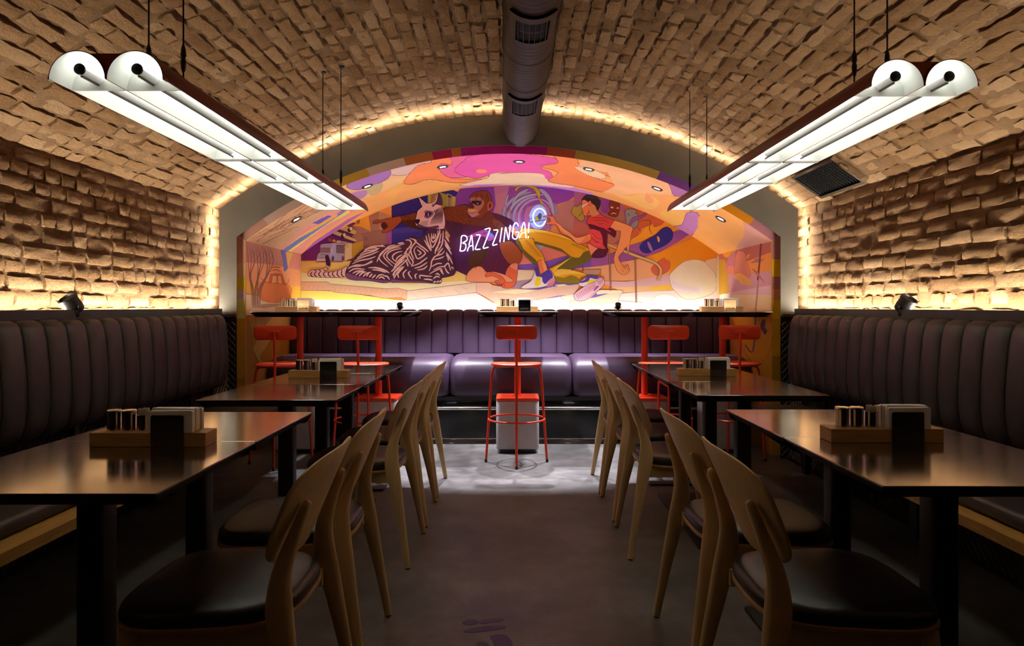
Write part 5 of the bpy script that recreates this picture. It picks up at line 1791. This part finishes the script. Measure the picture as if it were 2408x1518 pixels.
def bar_table(name, label):
    t = thing('bar_table', label, 'bar table', (0, 0, 0), 0, 'high bar tables in front of the purple bench')
    top = rrect(0.645, 0.58, 0.012, 3, 0, 0.02)
    mb = MB()
    z1 = 1.157
    mb.rings([[(x, y, z) for x, y in inset(top, d)] for d, z in ((0.075, z1 - .042), (0.0, z1 - .006), (0, z1 - .004))], True, True)
    mb.build('underside', M['black'], t, 20)
    MB().prism(top, z1 - .004, z1, .001, 1).build('tabletop', M['steel'], t, 20)
    MB().lathe([(.027, .452), (.027, z1 - .04)], 24).build('post', M['red'], t, 50)
    MB().lathe([(.030, .450), (.045, .450), (.045, .458), (.028, .462)], 24).build('collar', M['red'], t, 40)
    MB().prism(rrect(.352, .31, .03, 5, 0, .015), 0.430, .4525, .004, 2).build('base_plate', M['red'], t, 40)
    MB().prism(rrect(.350, .308, .035, 6, 0, .015), 0.034, .430, .012, 3).build('base_box', M['bin'], t, 50)
    MB().prism(rrect(.30, .26, .03, 4, 0, .015), 0.0, .034, 0, 1).build('plinth', M['black'], t, 40)
    return t


BT = [(-1.79, 'red-posted bar table at the far left of the niche, with a caddy on it'), (-1.135, 'red-posted bar table, second from the left, empty topped, left of the centre aisle'),
      (0.025, 'single red-posted bar table in the middle, on a pale grey box base'), (1.085, 'red-posted bar table right of the centre aisle, empty topped'),
      (1.737, 'red-posted bar table at the far right of the niche, with a caddy on it')]
bt0 = bar_table('bar_table', BT[2][1])
for x, lb in BT:
    o = bt0 if lb is BT[2][1] else dup(bt0, lb, (x, 5.70, 0))
    o.location = (x, 5.70, 0)


# ------------------------------------------------------------------ bar stools
def bar_stool(label):
    t = thing('bar_stool', label, 'bar stool', (0, 0, 0), 0, 'orange-red metal bar stools')
    MB().lathe([(.001, .744), (.14, .744), (.185, .746), (.195, .752), (.197, .758), (.193, .765), (.17, .768), (.001, .764)], 40).build('seat', M['red'], t, 60)
    R = .0095
    for a in (0, PI):
        c, s = math.cos(a), math.sin(a)
        pts = spline([(c * .235, s * .235, .012), (c * .215, s * .215, .30), (c * .193, s * .193, .62), (c * .183, s * .183, .705), (c * .165, s * .165, .732), (c * .13, s * .13, .738), (c * .06, s * .06, .738)], 5)
        MB().tube(pts, R, 10).build('leg', M['red'], t, 60)
        MB().lathe([(.011, 0), (.011, .022), (.006, .024)], 12, (c * .236, s * .236)).build('foot_cap', M['black'], t, 40)
    pts = spline([(0, -.235, .012), (0, -.214, .34), (0, -.196, .66), (0, -.193, .78), (0, -.205, .90), (0, -.216, 1.00), (0, -.212, 1.012)], 5)
    MB().tube(pts, R, 10).build('back_post', M['red'], t, 60)
    MB().lathe([(.011, 0), (.011, .022), (.006, .024)], 12, (0, -.236)).build('foot_cap', M['black'], t, 40)
    pts = [(0, .235, .012), (0, .214, .34), (0, .203, .50), (0, .200, .575), (0, .190, .594), (0, .170, .600), (0, 0, .600), (0, -.198, .600)]
    MB().tube(pts[:3] + spline(pts[3:6], 4) + pts[6:], R, 10).build('leg', M['red'], t, 60)
    MB().lathe([(.011, 0), (.011, .022), (.006, .024)], 12, (0, .236)).build('foot_cap', M['black'], t, 40)
    MB().tube([(.216 * math.cos(2 * PI * k / 48), .216 * math.sin(2 * PI * k / 48), .335) for k in range(48)], .0075, 8, False, True).build('foot_ring', M['red'], t, 60)
    # bent backrest
    ol = rrect(.306, .106, .03, 6)
    N = len(ol)

    def bend(x, z, d):
        return (x, -.206 + 0.9 * x * x + d - (z) * .06, 1.005 + z)
    mb = MB()
    rings = []
    for k_, d in ((.0, -.006), (.004, -.0085), (1, None), (.004, .0085), (.0, .006)):
        pass
    lay = []
    for sc, d in ((0.0, -.007), (.5, -.007), (.94, -.007), (1.0, -.003), (1.0, .003), (.94, .007), (.5, .007), (0.0, .007)):
        sc = max(sc, .02)
        lay.append([bend(x * sc, z * sc, d) for x, z in ol])
    mb.rings(lay)
    mb.build('backrest', M['red'], t, 50)
    mp = rrect(.085, .034, .016, 5)
    mb = MB().rings([[bend(x * s_, z * s_ + .002, d) for x, z in mp] for s_, d in ((1, -.005), (1, -.010), (.9, -.0115), (.02, -.0115))])
    pl = mb.build('mount_plate', M['red'], t, 40)
    for sx in (-.025, .025):
        b = bend(sx, .002, -.0125)
        MB().rings([[(b[0] + r * math.cos(2 * PI * k / 10), b[1] - q, b[2] + r * math.sin(2 * PI * k / 10)) for k in range(10)] for r, q in ((.007, 0), (.007, .002), (.003, .003))]).build('screw', M['red'], pl, 40)
    return t


ST = [(-1.785, 5.22, 0.10, 'orange-red bar stool at the far left, against the ochre side of the niche'), (-1.163, 5.245, 0.03, 'orange-red bar stool second from the left, before the empty bar table'),
      (0.015, 5.265, 0.0, 'orange-red bar stool standing alone in the aisle before the middle bar table'), (1.16, 5.31, -0.02, 'orange-red bar stool right of the aisle, behind the rear right dining table'),
      (1.708, 5.31, -0.10, 'orange-red bar stool at the far right, against the yellow side of the niche')]
st0 = bar_stool(ST[2][3])
for x, y, a, lb in ST:
    o = st0 if lb is ST[2][3] else dup(st0, lb, (0, 0, 0))
    o.location, o.rotation_euler = (x, y, 0), (0, 0, a)


# ------------------------------------------------------------------ dining tables
def dining_table(label):
    t = thing('dining_table', label, 'table', (0, 0, 0), 0, 'steel-topped dining tables')
    top = rrect(.636, .598, .006, 2)
    z1 = .775
    MB().prism(top, z1 - .004, z1, .001, 1).build('tabletop', M['steel'], t, 20)
    MB().rings([[(x, y, z) for x, y in inset(top, d)] for d, z in ((.055, z1 - .036), (.03, z1 - .034), (.001, z1 - .006), (.001, z1 - .004))]).build('underside', M['black'], t, 20)
    MB().prism(rrect(.074, .074, .012, 3), .012, z1 - .034, 0).build('column', M['black'], t, 40)
    MB().prism(rrect(.56, .40, .02, 3), 0, .012, .003, 2).build('base_plate', M['black'], t, 40)
    return t


ordw = ['nearest', 'second', 'third', 'fourth', 'farthest']
dt0 = dining_table('x')
first = True
TL = [(1.85, 'under a caddy'), (2.452, ''), (3.40, ''), (4.02, 'under a caddy'), (4.64, '')]
TR = [(1.915, 'under a caddy'), (2.517, ''), (3.565, ''), (4.166, 'under a caddy'), (4.767, '')]
for s, rows, side in ((-1, TL, 'left'), (1, TR, 'right')):
    for k, (y, ex) in enumerate(rows):
        lb = ('square dark steel-topped table, %s of the five in the %s row %s' % (ordw[k], side, ex)).strip()
        o = dt0 if first else dup(dt0, lb, (0, 0, 0))
        o['label'] = lb
        first = False
        o.location = (-1.132 if s < 0 else 1.190, y, 0)


# ------------------------------------------------------------------ dining chairs
def lofted(path, name, m, parent, n=12, e=2.6):
    """path: (centre, (half width x, half depth y)); round ends"""
    rings = []
    m_ = len(path)
    for i, (c, (rx, ry)) in enumerate(path):
        c = Vector(c)
        a = Vector(path[max(i - 1, 0)][0])
        b = Vector(path[min(i + 1, m_ - 1)][0])
        t_ = (b - a).normalized()
        u = Vector((1, 0, 0))
        u = (u - t_ * u.dot(t_)).normalized()
        v = t_.cross(u)
        rg = []
        for k in range(n):
            q = 2 * PI * k / n
            cx, sx = math.cos(q), math.sin(q)
            rg.append(tuple(c + u * (rx * math.copysign(abs(cx) ** (2 / e), cx)) + v * (ry * math.copysign(abs(sx) ** (2 / e), sx))))
        rings.append(rg)
    return MB().rings(rings).build(name, m, parent, 50)


def smooth_path(pts, n=4):
    P = spline([tuple(c) + tuple(r) for c, r in pts], n)
    return [((p[0], p[1], p[2]), (max(p[3], .002), max(p[4], .002))) for p in P]


def seat_outline(k, n=56):
    pts = []
    for i in range(n):
        a = 2 * PI * i / n
        c, s = math.cos(a), math.sin(a)
        e = 2 / 3.4
        x, y = math.copysign(abs(c) ** e, c), math.copysign(abs(s) ** e, s)
        w = .228 + .022 * y
        pts.append((x * w * k, y * .225 * k + .012))
    return pts


def dining_chair(label):
    t = thing('dining_chair', label, 'chair', (0, 0, 0), 0, 'pale wooden chairs along the dining tables')
    for s in (-1, 1):
        lofted(smooth_path([((s * .245, -.272, 0.006), (.012, .014)), ((s * .226, -.240, .20), (.016, .020)), ((s * .207, -.203, .40), (.019, .031)), ((s * .196, -.190, .47), (.019, .034)), ((s * .185, -.192, .55), (.018, .025)),
                            ((s * .174, -.216, .63), (.0165, .017)), ((s * .167, -.242, .70), (.0155, .013)), ((s * .165, -.250, .720), (.010, .009)), ((s * .1645, -.252, .724), (.003, .003))]), 'rear_leg', M['beech'], t)
        lofted(smooth_path([((s * .222, .222, .006), (.012, .012)), ((s * .205, .200, .22), (.016, .017)), ((s * .188, .178, .40), (.021, .022)), ((s * .187, .176, .425), (.021, .022))]), 'front_leg', M['beech'], t)
        for (x, y) in ((s * .245, -.272), (s * .222, .222)):
            MB().lathe([(.010, 0), (.010, .007)], 10, (x, y)).build('glide', M['black'], t, 40)
        MB().rings([[(s * .190 + r * math.cos(2 * PI * k / 8), -.166 - .0 + r * math.sin(2 * PI * k / 8), z) for k in range(8)] for r, z in ((.005, .452), (.006, .456), (.006, .466), (.003, .470))]).build('bolt', M['chrome'], t, 40)
    mb = MB()
    for s in (-1, 1):
        mb.box(min(s * .166, s * .186), max(s * .166, s * .186), -.19, .18, .376, .424)
    mb.box(-.18, .18, -.135, -.113, .372, .424).box(-.18, .18, .166, .188, .372, .424)
    mb.build('apron', M['beech'], t)
    MB().prism(seat_outline(1.0), .424, .437, .003, 2).build('seat_shell', M['ply'], t, 50)
    so = seat_outline(.985)
    mb = MB()
    rg = []
    for sc, z in ((.98, .4365), (1.0, .443), (1.004, .452), (.992, .463), (.965, .471), (.90, .476), (.7, .479), (.35, .476), (.02, .474)):
        rg.append([(x * sc, (y - .012) * sc + .012, z) for x, y in so])
    mb.rings(rg)
    mb.build('seat_pad', M['seat'], t, 60)
    # curved backrest
    n = 56

    def shell(x, v, d):
        z = .552 + .280 * (v * .5 + .5)
        w = .190 + .045 * min(1, (v * .5 + .5) * 1.25)
        xx = x * w
        y = -.192 - .118 * (v * .5 + .5) + .047 * (x * x) + d
        return (xx, y, z - .012 * x * x * (1 if v > 0 else 0) * v)
    lay = []
    for sc, d in ((0.02, -.0065), (.35, -.0065), (.7, -.0065), (.96, -.0065), (1.0, -.003), (1.0, .003), (.96, .0065), (.7, .0065), (.35, .0065), (.02, .0065)):
        rg = []
        for i in range(n):
            a = 2 * PI * i / n
            c, s_ = math.cos(a), math.sin(a)
            e = 2 / 4.2
            rg.append(shell(math.copysign(abs(c) ** e, c) * sc, math.copysign(abs(s_) ** e, s_) * sc, d + .012))
        lay.append(rg)
    MB().rings(lay).build('backrest', M['beech'], t, 60)
    return t


ch0 = dining_chair('x')
first = True
CL = [1.84, 2.40, 3.37, 3.95, 4.536]
CR = [1.84, 2.40, 3.475, 4.055, 4.625]
for s, ys, side in ((-1, CL, 'left'), (1, CR, 'right')):
    for k, y in enumerate(ys):
        lb = 'pale wooden chair with black seat, %s of the five along the %s tables' % (ordw[k], side)
        o = ch0 if first else dup(ch0, lb, (0, 0, 0))
        o['label'] = lb
        first = False
        o.location = (-.757 if s < 0 else .825, y, 0)
        o.rotation_euler = (0, 0, (PI / 2 if s < 0 else -PI / 2) + [0.0, .02, -.015, .01, -.01][k])


# ------------------------------------------------------------------ table caddies
def text_mesh(body, size):
    cu = bpy.data.curves.new('lettering', 'FONT')
    cu.body = body
    cu.size = size
    cu.align_x = 'CENTER'
    cu.extrude = 0.0002
    cu.resolution_u = 3
    cu.offset = size * .02
    to = bpy.data.objects.new('lettering', cu)
    COL.objects.link(to)
    dg = bpy.context.evaluated_depsgraph_get()
    me = bpy.data.meshes.new_from_object(to.evaluated_get(dg))
    bpy.data.objects.remove(to)
    me.materials.clear()
    me.materials.append(M['ink'])
    return me


TXT = text_mesh('punkraft', 0.021)


def caddy_parts(place, loc, rz=0.0):
    x0, y0, z0 = loc
    t = thing('table_caddy', 'oak condiment caddy with steel name plates ' + place, 'caddy', loc, rz, 'condiment caddies')
    poly = rrect(.352, .082, .002, 1)
    MB().prism(poly, 0, .043, .0015, 1).build('block', M['oak'], t, 30)
    for s in (-1, 1):
        pl = rrect(.100, .095, .006, 3, .062, .0485)
        yy = s * .0425
        mb = MB().rings([[(x, yy + s * d, z) for x, z in pl] for d in (0, .002)])
        o = mb.build('name_plate', M['mirror'], t, 30)
        if s < 0:
            lt = obj('lettering', TXT, None, o)
            lt.location = (.062, yy - .0024, .020)
            lt.rotation_euler = (PI / 2, 0, 0)
    c, sn = math.cos(rz), math.sin(rz)

    def W(x, y, z):
        return (x0 + x * c - y * sn, y0 + x * sn + y * c, z0 + z)
    for k, (x, nm) in enumerate(((-.123, 'left-hand'), (-.077, 'right-hand'))):
        s_ = thing('shaker', 'steel shaker, %s of the pair, in the caddy %s' % (('outer', 'inner')[k], place), 'shaker', W(x, 0, .0432), 0, 'steel shakers')
        MB().lathe([(.0205, 0), (.0205, .056)], 24).build('body', M['chrome'], s_, 40)
        MB().lathe([(.0212, .056), (.0212, .0615), (.020, .063), (.001, .063)], 24).build('lid', M['chrome'], s_, 40)
    p = thing('toothpick_cup', 'steel cup full of pale toothpicks in the caddy ' + place, 'toothpick cup', W(-.031, 0, .0432), 0, 'toothpick cups')
    MB().lathe([(.0205, 0), (.0205, .048), (.0190, .048), (.0190, .004), (.001, .004)], 24).build('cup', M['chrome'], p, 40)
    mb = MB()
    r = random.Random(3)
    for i in range(60):
        a, q = r.uniform(0, 2 * PI), .0165 * math.sqrt(r.random())
        xx, yy = q * math.cos(a), q * math.sin(a)
        h_ = .062 + r.uniform(0, .007)
        mb.box(xx - .001, xx + .001, yy - .001, yy + .001, .005, h_)
    o = mb.build('toothpicks', M['pick'], p, 0)
    o['kind'] = 'stuff'
    nk = thing('napkin_stack', 'upright stack of white paper napkins in the caddy ' + place, 'napkins', W(.066, 0, .0432), 0, 'napkin stacks')
    for i in range(6):
        y = -.0335 + i * .0134
        w = .132 + r.uniform(-.004, .004)
        hgt = .066 + r.uniform(-.003, .005)
        dx = r.uniform(-.004, .004)
        pts = [(-w / 2 + dx, 0), (w / 2 + dx, 0), (w / 2 + dx, hgt - .004), (w / 2 - .003 + dx, hgt), (-w / 2 + .003 + dx, hgt + r.uniform(-.002, .002)), (-w / 2 + dx, hgt - .004)]
        MB().rings([[(px, y + d, pz) for px, pz in pts] for d in (-.0064, .0064)]).build('napkin', M['paper'], nk, 30)


caddy_parts('on the nearest left table', (-1.111, 2.105, .7752))
caddy_parts('on the nearest right table', (1.163, 2.168, .7752))
caddy_parts('on the fourth left table', (-1.170, 4.102, .7752))
caddy_parts('on the fourth right table', (1.179, 4.20, .7752))
caddy_parts('on the far left bar table', (-1.845, 5.80, 1.1572))
caddy_parts('on the middle bar table', (.022, 5.80, 1.1572))
caddy_parts('on the far right bar table', (1.755, 5.80, 1.1572))

# ------------------------------------------------------------------ flat violet marks on the floor
for k, pts in enumerate((((1088, 1463), (1105, 1456), (1124, 1459), (1122, 1466), (1100, 1468)), ((1129, 1460), (1150, 1455), (1178, 1453), (1183, 1457), (1160, 1463), (1131, 1466)),
                         ((1090, 1483), (1125, 1474), (1180, 1470), (1188, 1475), (1160, 1481), (1110, 1487)), ((1153, 1495), (1180, 1491), (1195, 1497), (1206, 1515), (1195, 1540), (1165, 1535), (1160, 1510)),
                         ((1120, 1514), (1132, 1508), (1150, 1516), (1148, 1540), (1122, 1540)))):
    w = []
    for px, py in spline(pts, 5, True):
        D = F_PX * CAM_Z / (py - VY)
        w.append(((px - VX) / F_PX * D, D))
    area = sum(w[i - 1][0] * w[i][1] - w[i][0] * w[i - 1][1] for i in range(len(w)))
    if area < 0:
        w.reverse()
    MB().prism(w, 0.0002, 0.0010, 0).build('floor_mark', M['violet'], floor, 0)
